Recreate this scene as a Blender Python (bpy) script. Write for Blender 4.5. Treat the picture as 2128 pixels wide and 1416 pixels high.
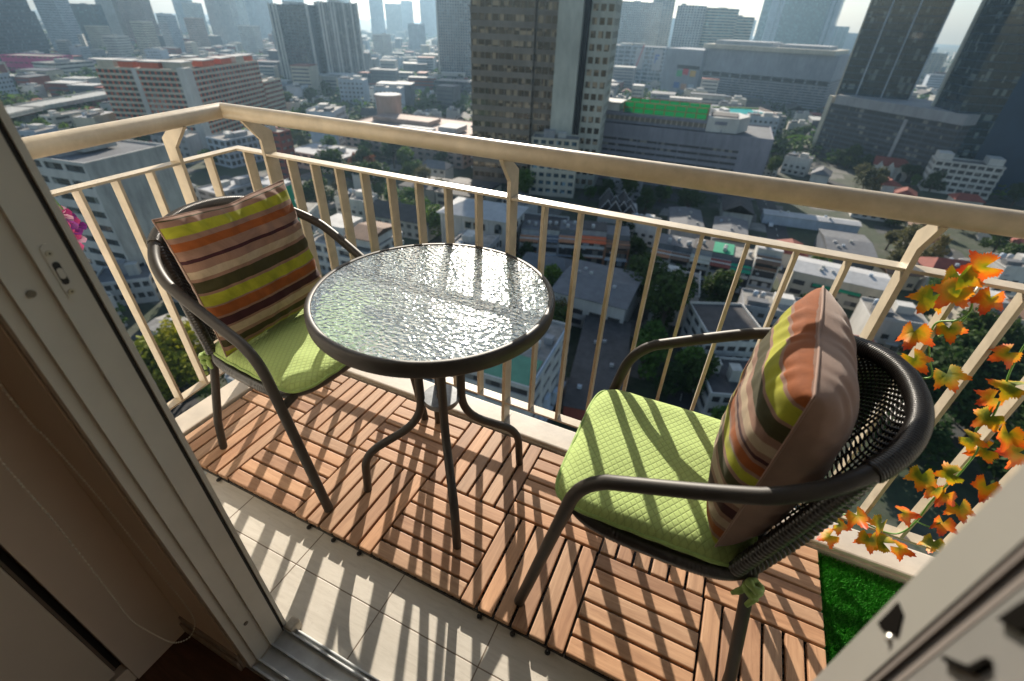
# Balcony with a bistro set above a hazy city. Blender 4.5, everything is procedural.
import bpy, bmesh, math, random
from mathutils import Vector, Matrix, noise
R = math.radians
random.seed(11)
scene = bpy.context.scene
COL = scene.collection
for o in list(bpy.data.objects): bpy.data.objects.remove(o)

# ---------------------------------------------------------------- camera
CAM_POS = Vector((1.2632, -0.5370, 1.2939))
def cam_axes(a, b, c):
    f = Vector((math.sin(a)*math.cos(b), math.cos(a)*math.cos(b), -math.sin(b)))
    r = Vector((math.cos(a), -math.sin(a), 0)); u = r.cross(f)
    return r*math.cos(c)+u*math.sin(c), -r*math.sin(c)+u*math.cos(c), f
_r, _u, _f = cam_axes(-0.416805, 0.603403, 0.038069)
cam = bpy.data.cameras.new('camera'); cam_o = bpy.data.objects.new('camera', cam); COL.objects.link(cam_o)
cam_o.matrix_world = Matrix(((_r.x, _u.x, -_f.x, CAM_POS.x), (_r.y, _u.y, -_f.y, CAM_POS.y), (_r.z, _u.z, -_f.z, CAM_POS.z), (0, 0, 0, 1)))
cam.sensor_width = 36; cam.lens = 36*969.2/2128; cam.clip_start = 0.03; cam.clip_end = 30000
cam.dof.use_dof = True; cam.dof.focus_distance = 1.3; cam.dof.aperture_fstop = 2.8
scene.camera = cam_o

# ---------------------------------------------------------------- light
SUN_EL, SUN_AZ = R(23.3), R(-27.5)
world = bpy.data.worlds.new('World'); scene.world = world; world.use_nodes = True
wn = world.node_tree
sky = wn.nodes.new('ShaderNodeTexSky'); sky.sky_type = 'NISHITA'; sky.sun_disc = False
sky.sun_elevation = SUN_EL; sky.sun_rotation = SUN_AZ; sky.altitude = 70
sky.air_density = 1.3; sky.dust_density = 1.6; sky.ozone_density = 1.6
wn.links.new(sky.outputs[0], wn.nodes['Background'].inputs[0])
wn.nodes['Background'].inputs[1].default_value = SKY_STRENGTH = 0.078
sun = bpy.data.lights.new('sun', 'SUN'); sun.energy = 5.0; sun.angle = R(0.5); sun.color = (1.0, 0.90, 0.76)
sun_o = bpy.data.objects.new('sun', sun); COL.objects.link(sun_o); sun_o.location = (0, 0, 30)
sd = Vector((math.sin(SUN_AZ)*math.cos(SUN_EL), math.cos(SUN_AZ)*math.cos(SUN_EL), math.sin(SUN_EL)))
sun_o.rotation_euler = sd.to_track_quat('Z', 'Y').to_euler()
scene.view_settings.view_transform = 'Standard'; scene.view_settings.look = 'None'
scene.view_settings.gamma = 1.0; scene.view_settings.exposure = 1.05
cy = scene.cycles
cy.use_denoising = True; cy.max_bounces = 10; cy.transmission_bounces = 8; cy.transparent_max_bounces = 8
cy.volume_bounces = 0; cy.sample_clamp_indirect = 4; cy.caustics_refractive = False; cy.caustics_reflective = False

# ---------------------------------------------------------------- materials
MATS = {}
def newmat(name):
    m = bpy.data.materials.new(name); m.use_nodes = True; MATS[name] = m
    nt = m.node_tree; return m, nt, nt.nodes['Principled BSDF'], nt.nodes['Material Output']
def N(nt, t, **kw):
    n = nt.nodes.new(t)
    for k, v in kw.items(): setattr(n, k, v)
    return n
def ramp(nt, src, stops, interp='LINEAR'):
    r = N(nt, 'ShaderNodeValToRGB'); r.color_ramp.interpolation = interp
    e = r.color_ramp.elements
    while len(e) > 1: e.remove(e[-1])
    e[0].position = stops[0][0]; e[0].color = (*stops[0][1], 1)
    for p, c in stops[1:]:
        x = e.new(p); x.color = (*c, 1)
    nt.links.new(src, r.inputs[0]); return r.outputs[0]
def mix(nt, f, a, b, mode='MIX'):
    n = N(nt, 'ShaderNodeMix', data_type='RGBA', blend_type=mode)
    for s, v in ((0, f), (6, a), (7, b)):
        if hasattr(v, 'is_linked') or hasattr(v, 'links'): nt.links.new(v, n.inputs[s])
        else: n.inputs[s].default_value = v if s == 0 else (*v[:3], 1)
    return n.outputs[2]
def mth(nt, op, a, b=0.0):
    n = N(nt, 'ShaderNodeMath', operation=op)
    for s, v in ((0, a), (1, b)):
        if hasattr(v, 'links'): nt.links.new(v, n.inputs[s])
        else: n.inputs[s].default_value = v
    return n.outputs[0]
def coords(nt, scale=(1, 1, 1), kind='Object', rnd=False):
    tc = N(nt, 'ShaderNodeTexCoord'); out = tc.outputs[kind]
    mp = N(nt, 'ShaderNodeMapping'); mp.inputs['Scale'].default_value = scale; nt.links.new(out, mp.inputs[0])
    if rnd:
        oi = N(nt, 'ShaderNodeObjectInfo'); v = N(nt, 'ShaderNodeCombineXYZ')
        for i, k in enumerate((37.0, 91.0, 53.0)): nt.links.new(mth(nt, 'MULTIPLY', oi.outputs['Random'], k), v.inputs[i])
        nt.links.new(v.outputs[0], mp.inputs['Location'])
    return mp.outputs[0]
def tex(nt, vec, scale, detail=4, rough=.55, dist=0):
    n = N(nt, 'ShaderNodeTexNoise'); nt.links.new(vec, n.inputs['Vector'])
    n.inputs['Scale'].default_value = scale; n.inputs['Detail'].default_value = detail
    n.inputs['Roughness'].default_value = rough; n.inputs['Distortion'].default_value = dist
    return n.outputs['Fac']
def bump(nt, b, h, strength, dist):
    n = N(nt, 'ShaderNodeBump'); n.inputs['Strength'].default_value = strength; n.inputs['Distance'].default_value = dist
    nt.links.new(h, n.inputs['Height']); nt.links.new(n.outputs[0], b.inputs['Normal']); return n
def M(name, col, rough=.6, metal=0.0, var=.12, vs=3.0, bs=0, bd=.001, bstr=.3, dark=None, spec=.5, objvar=0.0, sheen=0.0, world_pos=False):
    """plain coloured material with a broad mottling, optional bump and per-object tint"""
    if name in MATS: return MATS[name]
    m, nt, b, out = newmat(name)
    v = coords(nt)
    if world_pos:
        g = N(nt, 'ShaderNodeNewGeometry'); v = g.outputs['Position']
    f = tex(nt, v, vs, 5, .6)
    d = dark or tuple(c*(1-2*var) for c in col); l = tuple(min(1, c*(1+var)) for c in col)
    c = ramp(nt, f, [(.3, d), (.7, l)])
    if objvar:
        oi = N(nt, 'ShaderNodeObjectInfo'); c = mix(nt, 1.0, c, ramp(nt, oi.outputs['Random'], [(0, (1-objvar,)*3), (1, (1, 1, 1))]), 'MULTIPLY')
    nt.links.new(c, b.inputs['Base Color'])
    b.inputs['Roughness'].default_value = rough; b.inputs['Metallic'].default_value = metal; b.inputs['Specular IOR Level'].default_value = spec
    if sheen: b.inputs['Sheen Weight'].default_value = sheen; b.inputs['Sheen Roughness'].default_value = .4
    if bs: bump(nt, b, tex(nt, v, bs, 3), bstr, bd)
    return m

# ---------------------------------------------------------------- mesh building
class MB:
    def __init__(s): s.v = []; s.f = []; s.m = []; s.sm = []; s.uv = None
    def add(s, vs, fs, mi=0, smooth=False):
        n = len(s.v); s.v += [tuple(p) for p in vs]
        for f in fs: s.f.append(tuple(i+n for i in f)); s.m.append(mi); s.sm.append(smooth)
    def box(s, lo, hi, mi=0, mat=None, bevel=0):
        x0, y0, z0 = lo; x1, y1, z1 = hi
        vs = [Vector(p) for p in ((x0, y0, z0), (x1, y0, z0), (x1, y1, z0), (x0, y1, z0), (x0, y0, z1), (x1, y0, z1), (x1, y1, z1), (x0, y1, z1))]
        fs = [(0, 3, 2, 1), (4, 5, 6, 7), (0, 1, 5, 4), (1, 2, 6, 5), (2, 3, 7, 6), (3, 0, 4, 7)]
        if bevel:
            bm = bmesh.new(); bv = [bm.verts.new(v) for v in vs]
            for f in fs: bm.faces.new([bv[i] for i in f])
            bmesh.ops.bevel(bm, geom=bm.edges[:], offset=bevel, segments=2, profile=.6, affect='EDGES')
            bm.verts.index_update(); vs = [v.co.copy() for v in bm.verts]; fs = [[v.index for v in f.verts] for f in bm.faces]; bm.free()
        if mat is not None: vs = [mat @ v for v in vs]
        s.add(vs, fs, mi)
        return s
    def tube(s, pts, r, seg=12, mi=0, cap=True, closed=False):
        pts = [Vector(p) for p in pts]; n = len(pts)
        rs = r if isinstance(r, (list, tuple)) else [r]*n
        tg = []
        for i in range(n):
            a = pts[(i-1) % n] if (closed or i > 0) else pts[0]; b = pts[(i+1) % n] if (closed or i < n-1) else pts[-1]
            tg.append((b-a).normalized())
        up = Vector((0, 0, 1)) if abs(tg[0].z) < .9 else Vector((1, 0, 0))
        nrm = (up-tg[0]*up.dot(tg[0])).normalized(); vs = []
        for i in range(n):
            nrm = (nrm-tg[i]*nrm.dot(tg[i])).normalized(); bi = tg[i].cross(nrm)
            for k in range(seg):
                a = 2*math.pi*k/seg; vs.append(pts[i]+(nrm*math.cos(a)+bi*math.sin(a))*rs[i])
        fs = []
        for i in range(n if closed else n-1):
            j = (i+1) % n
            for k in range(seg): fs.append((i*seg+k, i*seg+(k+1) % seg, j*seg+(k+1) % seg, j*seg+k))
        s.add(vs, fs, mi, True)
        if cap and not closed:
            s.add([vs[k] for k in range(seg)], [tuple(reversed(range(seg)))], mi)
            s.add([vs[(n-1)*seg+k] for k in range(seg)], [tuple(range(seg))], mi)
        return s
    def prism(s, poly, z0, z1, mi=0, mt=None):
        n = len(poly); vs = [(x, y, z0) for x, y in poly]+[(x, y, z1) for x, y in poly]
        fs = [tuple(reversed(range(n))), tuple(range(n, 2*n))]+[(i, (i+1) % n, n+(i+1) % n, n+i) for i in range(n)]
        if mt is not None: vs = [mt @ Vector(v) for v in vs]
        s.add(vs, fs, mi); return s
    def lathe(s, prof, c=(0, 0), seg=48, mi=0, smooth=True):
        vs = []; n = len(prof)
        for k in range(seg):
            a = 2*math.pi*k/seg
            for r, z in prof: vs.append((c[0]+r*math.cos(a), c[1]+r*math.sin(a), z))
        fs = []
        for k in range(seg):
            j = (k+1) % seg
            for i in range(n-1): fs.append((k*n+i, j*n+i, j*n+i+1, k*n+i+1))
        s.add(vs, fs, mi, smooth); return s
    def ball(s, c, r, mi=0, seg=8, rings=5, sc=(1, 1, 1)):
        vs = []; c = Vector(c)
        for i in range(rings+1):
            t = math.pi*i/rings
            for k in range(seg):
                a = 2*math.pi*k/seg; vs.append(c+Vector((math.sin(t)*math.cos(a)*sc[0], math.sin(t)*math.sin(a)*sc[1], math.cos(t)*sc[2]))*r)
        fs = [(i*seg+k, (i+1)*seg+k, (i+1)*seg+(k+1) % seg, i*seg+(k+1) % seg) for i in range(rings) for k in range(seg)]
        s.add(vs, fs, mi, True); return s
    def mesh(s, name, mats):
        me = bpy.data.meshes.new(name); me.from_pydata(s.v, [], s.f)
        for m in (mats if isinstance(mats, (list, tuple)) else [mats]): me.materials.append(m)
        me.polygons.foreach_set('material_index', s.m); me.polygons.foreach_set('use_smooth', s.sm)
        if s.uv:
            l = me.uv_layers.new(name='UVMap')
            for lp in me.loops: l.data[lp.index].uv = s.uv[lp.vertex_index]
        me.validate(); me.update(); return me
    def build(s, name, mats, parent=None, loc=None, **tags):
        o = bpy.data.objects.new(name, s.mesh(name, mats)); COL.objects.link(o)
        if parent: o.parent = parent
        if loc is not None: o.location = loc
        tag(o, **tags); return o
def tag(o, label=None, cat=None, group=None, kind=None):
    if label: o['label'] = label
    if cat: o['category'] = cat
    if group: o['group'] = group
    if kind: o['kind'] = kind
    return o
def thing(name, loc=(0, 0, 0), rz=0, **tags):
    o = bpy.data.objects.new(name, None); COL.objects.link(o); o.location = loc; o.rotation_euler = (0, 0, rz)
    o.empty_display_size = .1
    tag(o, **tags); return o
def copy_tree(root, loc, rz=0, scale=1.0, label=None, color=None):
    kids = {}
    def rec(o, parent):
        c = o.copy(); COL.objects.link(c); c.parent = parent
        for ch in CH.get(o.name, []): rec(ch, c)
        return c
    r = rec(root, None); r.location = loc; r.rotation_euler = (0, 0, rz)
    r.scale = (scale,)*3 if not isinstance(scale, (tuple, list)) else scale
    if label: r['label'] = label
    return r
CH = {}
def reg(root):
    """remember the children of a prototype so that it can be copied quickly"""
    def rec(o):
        CH[o.name] = list(o.children)
        for c in o.children: rec(c)
    rec(root); return root
def fillet(pts, r, n=8):
    """round the corners of a polyline with radius-like distance r"""
    pts = [Vector(p) for p in pts]; out = [pts[0]]
    for i in range(1, len(pts)-1):
        a, b, c = pts[i-1], pts[i], pts[i+1]
        rr = r[i-1] if isinstance(r, (list, tuple)) else r
        p = b+(a-b).normalized()*min(rr, (a-b).length*.49); q = b+(c-b).normalized()*min(rr, (c-b).length*.49)
        for k in range(n+1):
            t = k/n; out.append(p*(1-t)**2+b*2*t*(1-t)+q*t*t)
    out.append(pts[-1]); return out
# ================================================================ balcony shell
rail_m = M('rail_paint', (.49, .42, .315), .40, var=.09, vs=22, bs=180, bd=.0006, bstr=.25, spec=.6)
_nt = rail_m.node_tree; _b = _nt.nodes['Principled BSDF']; _src = _b.inputs['Base Color'].links[0].from_socket
_g = N(_nt, 'ShaderNodeNewGeometry'); noi_a = tex(_nt, _g.outputs['Position'], 85, 4, .7); noi_b = tex(_nt, _g.outputs['Position'], 7, 5, .7)
_c = mix(_nt, 1, _src, ramp(_nt, noi_b, [(.35, (.90, .89, .87)), (.65, (1.03, 1.03, 1.03))]), 'MULTIPLY')
_nt.links.new(mix(_nt, ramp(_nt, noi_a, [(.70, (0, 0, 0)), (.76, (.7, .7, .7))]), _c, (.20, .10, .045)), _b.inputs['Base Color'])
curb_m = M('curb_paint', (.47, .415, .345), .55, var=.10, vs=7, bs=60, bd=.002, bstr=.25)
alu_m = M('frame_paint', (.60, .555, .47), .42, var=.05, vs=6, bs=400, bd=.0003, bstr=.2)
sill_m = M('sill_aluminium', (.55, .57, .58), .38, metal=.3, var=.12, vs=14, bs=300, bd=.0003, bstr=.2)
wall_m = M('interior_wall', (.62, .50, .385), .75, var=.05, vs=2)
seal_m = M('black_seal', (.012, .011, .011), .6, var=.1)
plas_m = M('white_paint_wall', (.74, .70, .63), .8, var=.06, vs=2)

def floor_tiles():
    m, nt, b, out = newmat('floor_tile')
    g = N(nt, 'ShaderNodeNewGeometry'); mp = N(nt, 'ShaderNodeMapping'); nt.links.new(g.outputs['Position'], mp.inputs[0])
    mp.inputs['Location'].default_value = (-.115, .11, 0)
    sp = N(nt, 'ShaderNodeSeparateXYZ'); nt.links.new(mp.outputs[0], sp.inputs[0])
    def joint(o):
        p = mth(nt, 'PINGPONG', o, .15)          # 0 at a joint, .15 mid tile
        return p
    j = mth(nt, 'MINIMUM', joint(sp.outputs[0]), joint(sp.outputs[1]))
    js = ramp(nt, mth(nt, 'MULTIPLY', j, 100), [(.10, (0, 0, 0)), (.22, (1, 1, 1))])
    mp2 = N(nt, 'ShaderNodeMapping'); mp2.inputs['Scale'].default_value = (9, 60, 9); mp2.inputs['Rotation'].default_value = (0, 0, .12)
    nt.links.new(g.outputs['Position'], mp2.inputs[0])
    f = tex(nt, mp2.outputs[0], 1.6, 6, .65, .6); f2 = tex(nt, g.outputs['Position'], 2.5, 3)
    c = ramp(nt, f, [(.3, (.40, .36, .30)), (.5, (.52, .48, .41)), (.72, (.60, .56, .49))])
    c = mix(nt, .5, c, ramp(nt, f2, [(.3, (.44, .41, .36)), (.7, (.58, .54, .48))]))
    f4 = tex(nt, g.outputs['Position'], 55, 5, .75); c = mix(nt, ramp(nt, f4, [(.64, (0, 0, 0)), (.74, (.30, .30, .30))]), c, (.24, .19, .14)); c = mix(nt, js, (.15, .11, .075), c)
    nt.links.new(c, b.inputs['Base Color']); b.inputs['Roughness'].default_value = .5
    h = mth(nt, 'ADD', mth(nt, 'MULTIPLY', js, 1.0), mth(nt, 'MULTIPLY', f, .25))
    bump(nt, b, h, .5, .0015)
    return m
mb = MB().box((-.41, -.25, -.18), (3.2, .73, -.03))
mb.build('balcony_floor', floor_tiles(), kind='structure')
# curb: a raised lip along the front and the left side
mb = MB(); mb.box((-.405, .62, -.030), (3.2, .725, .010), bevel=.006); mb.box((-.405, .612, -.030), (3.2, .624, -.004), bevel=.002)
mb.box((-.405, -.25, -.030), (-.305, .6195, .010), bevel=.006)
mb.build('balcony_curb', curb_m, kind='structure')
MB().box((-3.0, -.25, 2.55), (6, .75, 2.75)).build('balcony_soffit', plas_m, kind='structure')

# facade wall and the room behind the open door (the camera stands in the doorway)
fw = MB(); fw.box((-3, -.354, -3), (.30, -.25, 3)); fw.prism([(.30, -.2), (.503, -.2), (.403, 2.6), (.30, 2.6)], .25, .354, mt=Matrix(((1, 0, 0, 0), (0, 0, -1, 0), (0, 1, 0, 0), (0, 0, 0, 1)))); fw.box((2.52, -.354, -3), (6, -.25, 3)); fw.box((.505, -.354, 2.25), (2.52, -.25, 3))
fw.box((.505, -.354, -3), (2.52, -.25, -.05))
fw.build('facade_wall', plas_m, kind='structure')
rw = MB(); rw.box((-1.6, -3.6, -.03), (-1.5, -.354, 2.6)); rw.box((2.56, -3.6, -.03), (2.66, -.354, 2.6)); rw.box((-1.6, -3.7, -.03), (3.7, -3.6, 2.6))
rw.box((-1.6, -3.7, 2.6), (3.7, -.354, 2.7)); rw.build('room_wall', M('room_paint', (.62, .53, .42), .8, var=.04), kind='structure')
def floorwood():
    m, nt, b, out = newmat('room_floor_wood')
    v = coords(nt, (3, 24, 3)); f = tex(nt, v, 3, 5, .6, .5)
    nt.links.new(ramp(nt, f, [(.3, (.050, .020, .010)), (.7, (.13, .055, .028))]), b.inputs['Base Color']); b.inputs['Roughness'].default_value = .4
    return m
MB().box((-1.6, -3.7, -.10), (3.7, -.356, -.03)).build('room_floor', floorwood(), kind='structure')
mb = MB(); mb.box((.30, -.362, -.0295), (.505, -.3545, .035), bevel=.002); mb.box((.30, -.368, -.0295), (.505, -.3625, .012), bevel=.002)
mb.build('skirting', M('skirting_paint', (.34, .28, .23), .5, var=.05), kind='structure')

MB().prism([(-.31, -.03), (.505, -.03), (.405, 2.5), (-.31, 2.5)], .3545, .357, mt=Matrix(((1, 0, 0, 0), (0, 0, -1, 0), (0, 1, 0, 0), (0, 0, 0, 1)))).build('interior_wall', wall_m, kind='structure')
# ---------------------------------------------------------------- left door jamb with tracks
df = thing('sliding_door_frame', (.53, -.30, -.03), label='beige aluminium sliding door jamb with grooves and a lock keep, left of the balcony', cat='door frame'); df.rotation_euler = (0, R(-2.25), 0)
def strip(name, x0, x1, y0, y1, mat, z0=0, z1=2.28, bv=.0015, parent=df):
    m_ = MB(); m_.box((x0-.53, y0+.30, z0), (x1-.53, y1+.30, z1), bevel=bv)
    return m_.build(name, mat, parent)
prof = [(.505, -.3535), (.505, -.246), (.534, -.246), (.5342, -.2545), (.5285, -.2545), (.5285, -.2605), (.5305, -.2605), (.5305, -.2945),
        (.5350, -.2945), (.5350, -.2985), (.5285, -.2985), (.5285, -.3320), (.5335, -.3320), (.5335, -.3365), (.5265, -.3365), (.5265, -.3535)]
MB().prism([(x-.53, y+.30) for x, y in prof], .012, 2.28).build('jamb', alu_m, df)
strip('rubber_seal', .5286, .5300, -.2603, -.2547, seal_m, z0=.012, bv=0)
lk = MB()
def lat(y, z0, z1, w, x0, x1, mi=0):
    poly = []
    for k in range(16):
        a = math.pi*k/15; poly.append((y+w*math.cos(a), z1+w*math.sin(a)))
    for k in range(16):
        a = math.pi+math.pi*k/15; poly.append((y+w*math.cos(a), z0+w*math.sin(a)))
    mt = Matrix(((0, 0, 1, 0), (1, 0, 0, 0), (0, 1, 0, 0), (0, 0, 0, 1)))
    lk.prism([(a+.30, b+.03) for a, b in poly], x0, x1, mi, mt)
lat(-.280, .966, 1.032, .0066, .0003, .0016, 0); lat(-.280, .986, 1.010, .0042, .0010, .0020, 1)
lat(-.280, .994, 1.002, .0034, .0020, .0032, 0)
for z in (.971, 1.026):
    lk.tube([(.0012, .020, z+.03), (.0030, .020, z+.03)], .0040, 14, 2); lk.tube([(.003, .020, z+.03), (.0033, .020, z+.03)], .0015, 8, 1)
lk.build('lock_keep', [alu_m, seal_m, M('screw_metal', (.55, .50, .40), .3, metal=.8, var=.1)], df)
for (y, z) in ((-.318, .985), (-.316, .13)):
    MB().tube([(-.0015, y+.30, z+.03), (.0006, y+.30, z+.03)], .005, 14).tube([(.0006, y+.30, z+.03), (.0009, y+.30, z+.03)], .0022, 10).build('screw', M('dull_screw', (.20, .17, .13), .5, metal=.5), df)
st = MB(); st.box((.004, -.002+.045, .0), (.030, .075, .034), bevel=.005)
st.build('stopper_block', M('bumper', (.42, .36, .28), .55, var=.15, vs=60), df)

# threshold
sl = thing('door_sill', (.53, -.30, -.03), label='grey aluminium door sill with sliding tracks at the foot of the door frame', cat='door sill')
def sbox(name, y0, y1, z0, z1, mat=sill_m, x0=.0, x1=1.95):
    MB().box((x0, y0+.30, z0), (x1, y1+.30, z1), bevel=.001).build(name, mat, sl)
sbox('sill_bed', -.354, -.246, .0, .010); 
for y, h in ((-.2560, .026), (-.2960, .024), (-.3340, .024)): sbox('track_rail', y-.0022, y+.0022, .0102, h)
sbox('outer_lip', -.2460, -.2420, .0, .020); sbox('inner_lip', -.3540, -.3490, .0102, .022)

# right hand door leaf
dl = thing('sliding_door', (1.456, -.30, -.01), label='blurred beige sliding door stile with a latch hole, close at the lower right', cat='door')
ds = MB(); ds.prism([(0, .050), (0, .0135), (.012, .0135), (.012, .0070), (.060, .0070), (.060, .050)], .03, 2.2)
ds.build('stile', M('shaded_frame_paint', (.27, .26, .235), .5, var=.04), dl)  # jamb paint darkened: shade on the leaf is put into its colour
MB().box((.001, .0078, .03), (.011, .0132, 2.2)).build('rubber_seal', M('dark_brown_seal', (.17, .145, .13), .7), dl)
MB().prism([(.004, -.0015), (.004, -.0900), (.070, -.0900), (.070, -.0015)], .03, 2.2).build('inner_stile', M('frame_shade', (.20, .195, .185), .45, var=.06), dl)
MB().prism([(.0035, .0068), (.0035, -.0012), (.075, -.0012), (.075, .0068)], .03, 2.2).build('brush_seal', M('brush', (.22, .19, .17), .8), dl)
gl, gnt, gb, _o = newmat('window_glass'); gb.inputs['Base Color'].default_value = (.92, .96, .95, 1); gb.inputs['Roughness'].default_value = .02; gb.inputs['Transmission Weight'].default_value = 1; gb.inputs['IOR'].default_value = 1.5
MB().box((.060, .022, .08), (.95, .028, 2.2)).build('pane', gl, dl)
hp = MB(); mt = Matrix(((0, 0, 1, 0), (1, 0, 0, 0), (0, 1, 0, 0), (0, 0, 0, 1)))
hp.prism([(0.04299, 0.96232), (0.03178, 0.96532), (0.02188, 0.95390), (0.03074, 0.93976), (0.04239, 0.93121), (0.04238, 0.94923)], -.0012, .0002, 0, mt)
void_m = M('deep_hole', (.010, .009, .008), .95, spec=0, var=.05); hp.build('latch_hole', void_m, dl)
MB().ball((.0, *(0.02506, 0.94266)), .0042, sc=(.8, 1, .8), seg=14, rings=8).build('latch_pin', M('pin_metal', (.72, .70, .64), .25, metal=.7), dl)
hb = MB(); hb.prism([(-0.01114, 1.06047), (-0.01056, 1.04370), (-0.02224, 1.05365), (-0.02511, 1.06874), (-0.01284, 1.07663)], .0008, .0039, 0, mt); hb.prism([(-0.00764, 0.99286), (-0.01138, 0.99761), (-0.02153, 1.01143), (-0.02327, 1.02672), (-0.02630, 1.02667), (-0.02568, 1.01143), (-0.01681, 0.99732), (-0.00880, 0.99019)], .0008, .0039, 0, mt)
hb.build('door_lock', void_m, dl)

# closet beside the door, seen in the lower left
wd = thing('wardrobe', (.30, -.50, -.03), label='beige built-in wardrobe panel beside the door frame, in the dark lower left', cat='wardrobe')
wm = M('wardrobe_paint', (.72, .62, .52), .55, var=.04, vs=2)
MB().box((-.60, .017, 0), (0, .1445, 2.4), bevel=.001).build('side_panel', wm, wd)
MB().box((-.60, -1.2, 0), (-.028, .016, 2.4)).build('carcass', seal_m, wd)
MB().box((-.026, -.60, .075), (0, -.002, 2.38), bevel=.003).build('door', M('wardrobe_door', (.64, .58, .49), .5, var=.04, vs=2), wd)
MB().box((-.027, -.001, .075), (-.010, .004, 2.38)).build('edge_strip', M('edge_strip', (.20, .15, .11), .5), wd)
MB().box((-.0275, -.60, 0), (-.004, .0165, .055), bevel=.002).build('plinth', wm, wd)

# bead chain of the roller blind: one closed loop hanging in front of the wardrobe panel
yz = [(-.381, 1.5), (-.382, .853), (-.377, .739), (-.370, .595), (-.366, .413), (-.361, .226), (-.363, .150), (-.372, .120), (-.388, .108), (-.406, .122), (-.420, .155), (-.432, .225), (-.440, .290), (-.437, .390), (-.431, .600), (-.431, .751), (-.431, 1.5)]
pts = []
for i in range(len(yz)-1):
    g = [Vector((.42, *yz[max(0, min(len(yz)-1, i+k))])) for k in (-1, 0, 1, 2)]
    for k in range(40):
        t = k/40; pts.append(.5*((2*g[1])+(g[2]-g[0])*t+(2*g[0]-5*g[1]+4*g[2]-g[3])*t*t+(3*g[1]-g[0]-3*g[2]+g[3])*t**3))
cb = MB(); acc = 0; last = pts[0]
for p in pts:
    acc += (p-last).length; last = p
    if acc > .0062 and p.z < 1.25: cb.ball(p-Vector((.42, -.40, .1)), .0019, 0, 6, 4); acc = 0
cb.tube([p-Vector((.42, -.40, .1)) for p in pts[::4]], .0005, 5)
cb.build('blind_chain', M('bead_white', (.80, .74, .62), .35), loc=(.42, -.40, .1), label='thin white bead chain loop of a roller blind hanging before the wardrobe panel', cat='blind chain')

# drain strip on the floor
MB().box((-.020, -.040, 0), (.020, .020, .002), bevel=.0008).build('floor_drain', M('steel', (.60, .66, .68), .3, metal=.6), loc=(-.125, -.02, -.0299), label='small pale metal drain cover on the floor tiles beside the door frame', cat='drain cover')

# ================================================================ wooden deck tiles
def wood():
    m, nt, b, out = newmat('deck_wood')
    v = coords(nt, (2.2, 26, 26), rnd=True); f = tex(nt, v, 2.2, 6, .62, 1.3)
    v2 = coords(nt, (1, 6, 1), rnd=True); f2 = tex(nt, v2, 2.0, 3, .5, .4)
    v3 = coords(nt, (20, 240, 200), rnd=True); f3 = tex(nt, v3, 2.0, 2, .6)
    c = ramp(nt, f, [(.25, (.25, .132, .073)), (.5, (.42, .247, .143)), (.75, (.56, .362, .222))])
    c = mix(nt, .35, c, ramp(nt, f2, [(.3, (.28, .145, .082)), (.7, (.54, .34, .215))]))
    oi = N(nt, 'ShaderNodeObjectInfo')
    c = mix(nt, 1.0, c, ramp(nt, oi.outputs['Random'], [(0, (.70, .66, .66)), (.25, (.95, .88, .84)), (.5, (.86, .90, .94)), (.75, (1.12, 1.02, .92)), (1, (.98, 1.02, 1.06))]), 'MULTIPLY')
    c = mix(nt, ramp(nt, f3, [(.62, (0, 0, 0)), (.75, (.35, .35, .35))]), c, (.20, .10, .055))
    nt.links.new(c, b.inputs['Base Color']); b.inputs['Roughness'].default_value = .58; b.inputs['Specular IOR Level'].default_value = .35
    h = mth(nt, 'ADD', f3, f); bump(nt, b, h, .25, .0006); return m
WOOD = wood()
base_m = M('black_plastic', (.018, .016, .015), .45, var=.1)
slat = MB(); slat.box((-.1480, -.0211, -.0165), (.1480, .0211, 0), bevel=.0030); SLAT = slat.mesh('slat', WOOD)
bs = MB()
for k in range(13): bs.box((-.147+k*.0245-.0015, -.147, -.030), (-.147+k*.0245+.0015, .147, -.0168))
for k in range(13): bs.box((-.1475, -.147+k*.0245-.0012, -.029), (.1475, -.147+k*.0245+.0012, -.0175))
BASE = bs.mesh('grid_base', base_m)
lp = MB()
for k in range(1):
    x = 0
    for (a, bq) in ((x, -.156),):
        lp.tube([(a+.0052*math.cos(t*math.pi/5), bq+.0052*math.sin(t*math.pi/5), -.024) for t in range(10)], .0026, 7, closed=True)
        lp.tube([(a, bq, -.029), (a, bq, -.018)], .0030, 8); lp.box((a-.002, bq+.004, -.028), (a+.002, -.146, -.021))
LOOP = lp.mesh('connector_loop', base_m)
tile_lab = {(0, 0): 'wooden deck tile in the left corner under the rear leg of the left chair', (1, 0): 'wooden deck tile beside the front leg of the left chair, slats along the floor edge',
 (2, 0): 'wooden deck tile where the front leg of the left chair stands', (3, 0): 'wooden deck tile under the foremost foot of the table, slats along the floor edge',
 (4, 0): 'reddish deck tile under the front leg of the right chair, slats crosswise', (5, 0): 'nearest deck tile under the right chair seat, slats along the floor edge',
 (6, 0): 'front deck tile at the right end beside the artificial grass, slats crosswise', (0, 1): 'rear deck tile in the corner of the curb behind the left chair',
 (1, 1): 'rear deck tile along the curb under the left chair seat, slats crosswise', (2, 1): 'rear deck tile directly under the glass table, slats along the curb',
 (3, 1): 'rear deck tile under the right foot of the table, slats crosswise', (4, 1): 'rear deck tile between table and right chair, slats along the curb',
 (5, 1): 'rear deck tile under the right chair seat, with wide dark gaps between its slats', (6, 1): 'rear deck tile at the right end by the artificial grass, slats along the curb'}
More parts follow.
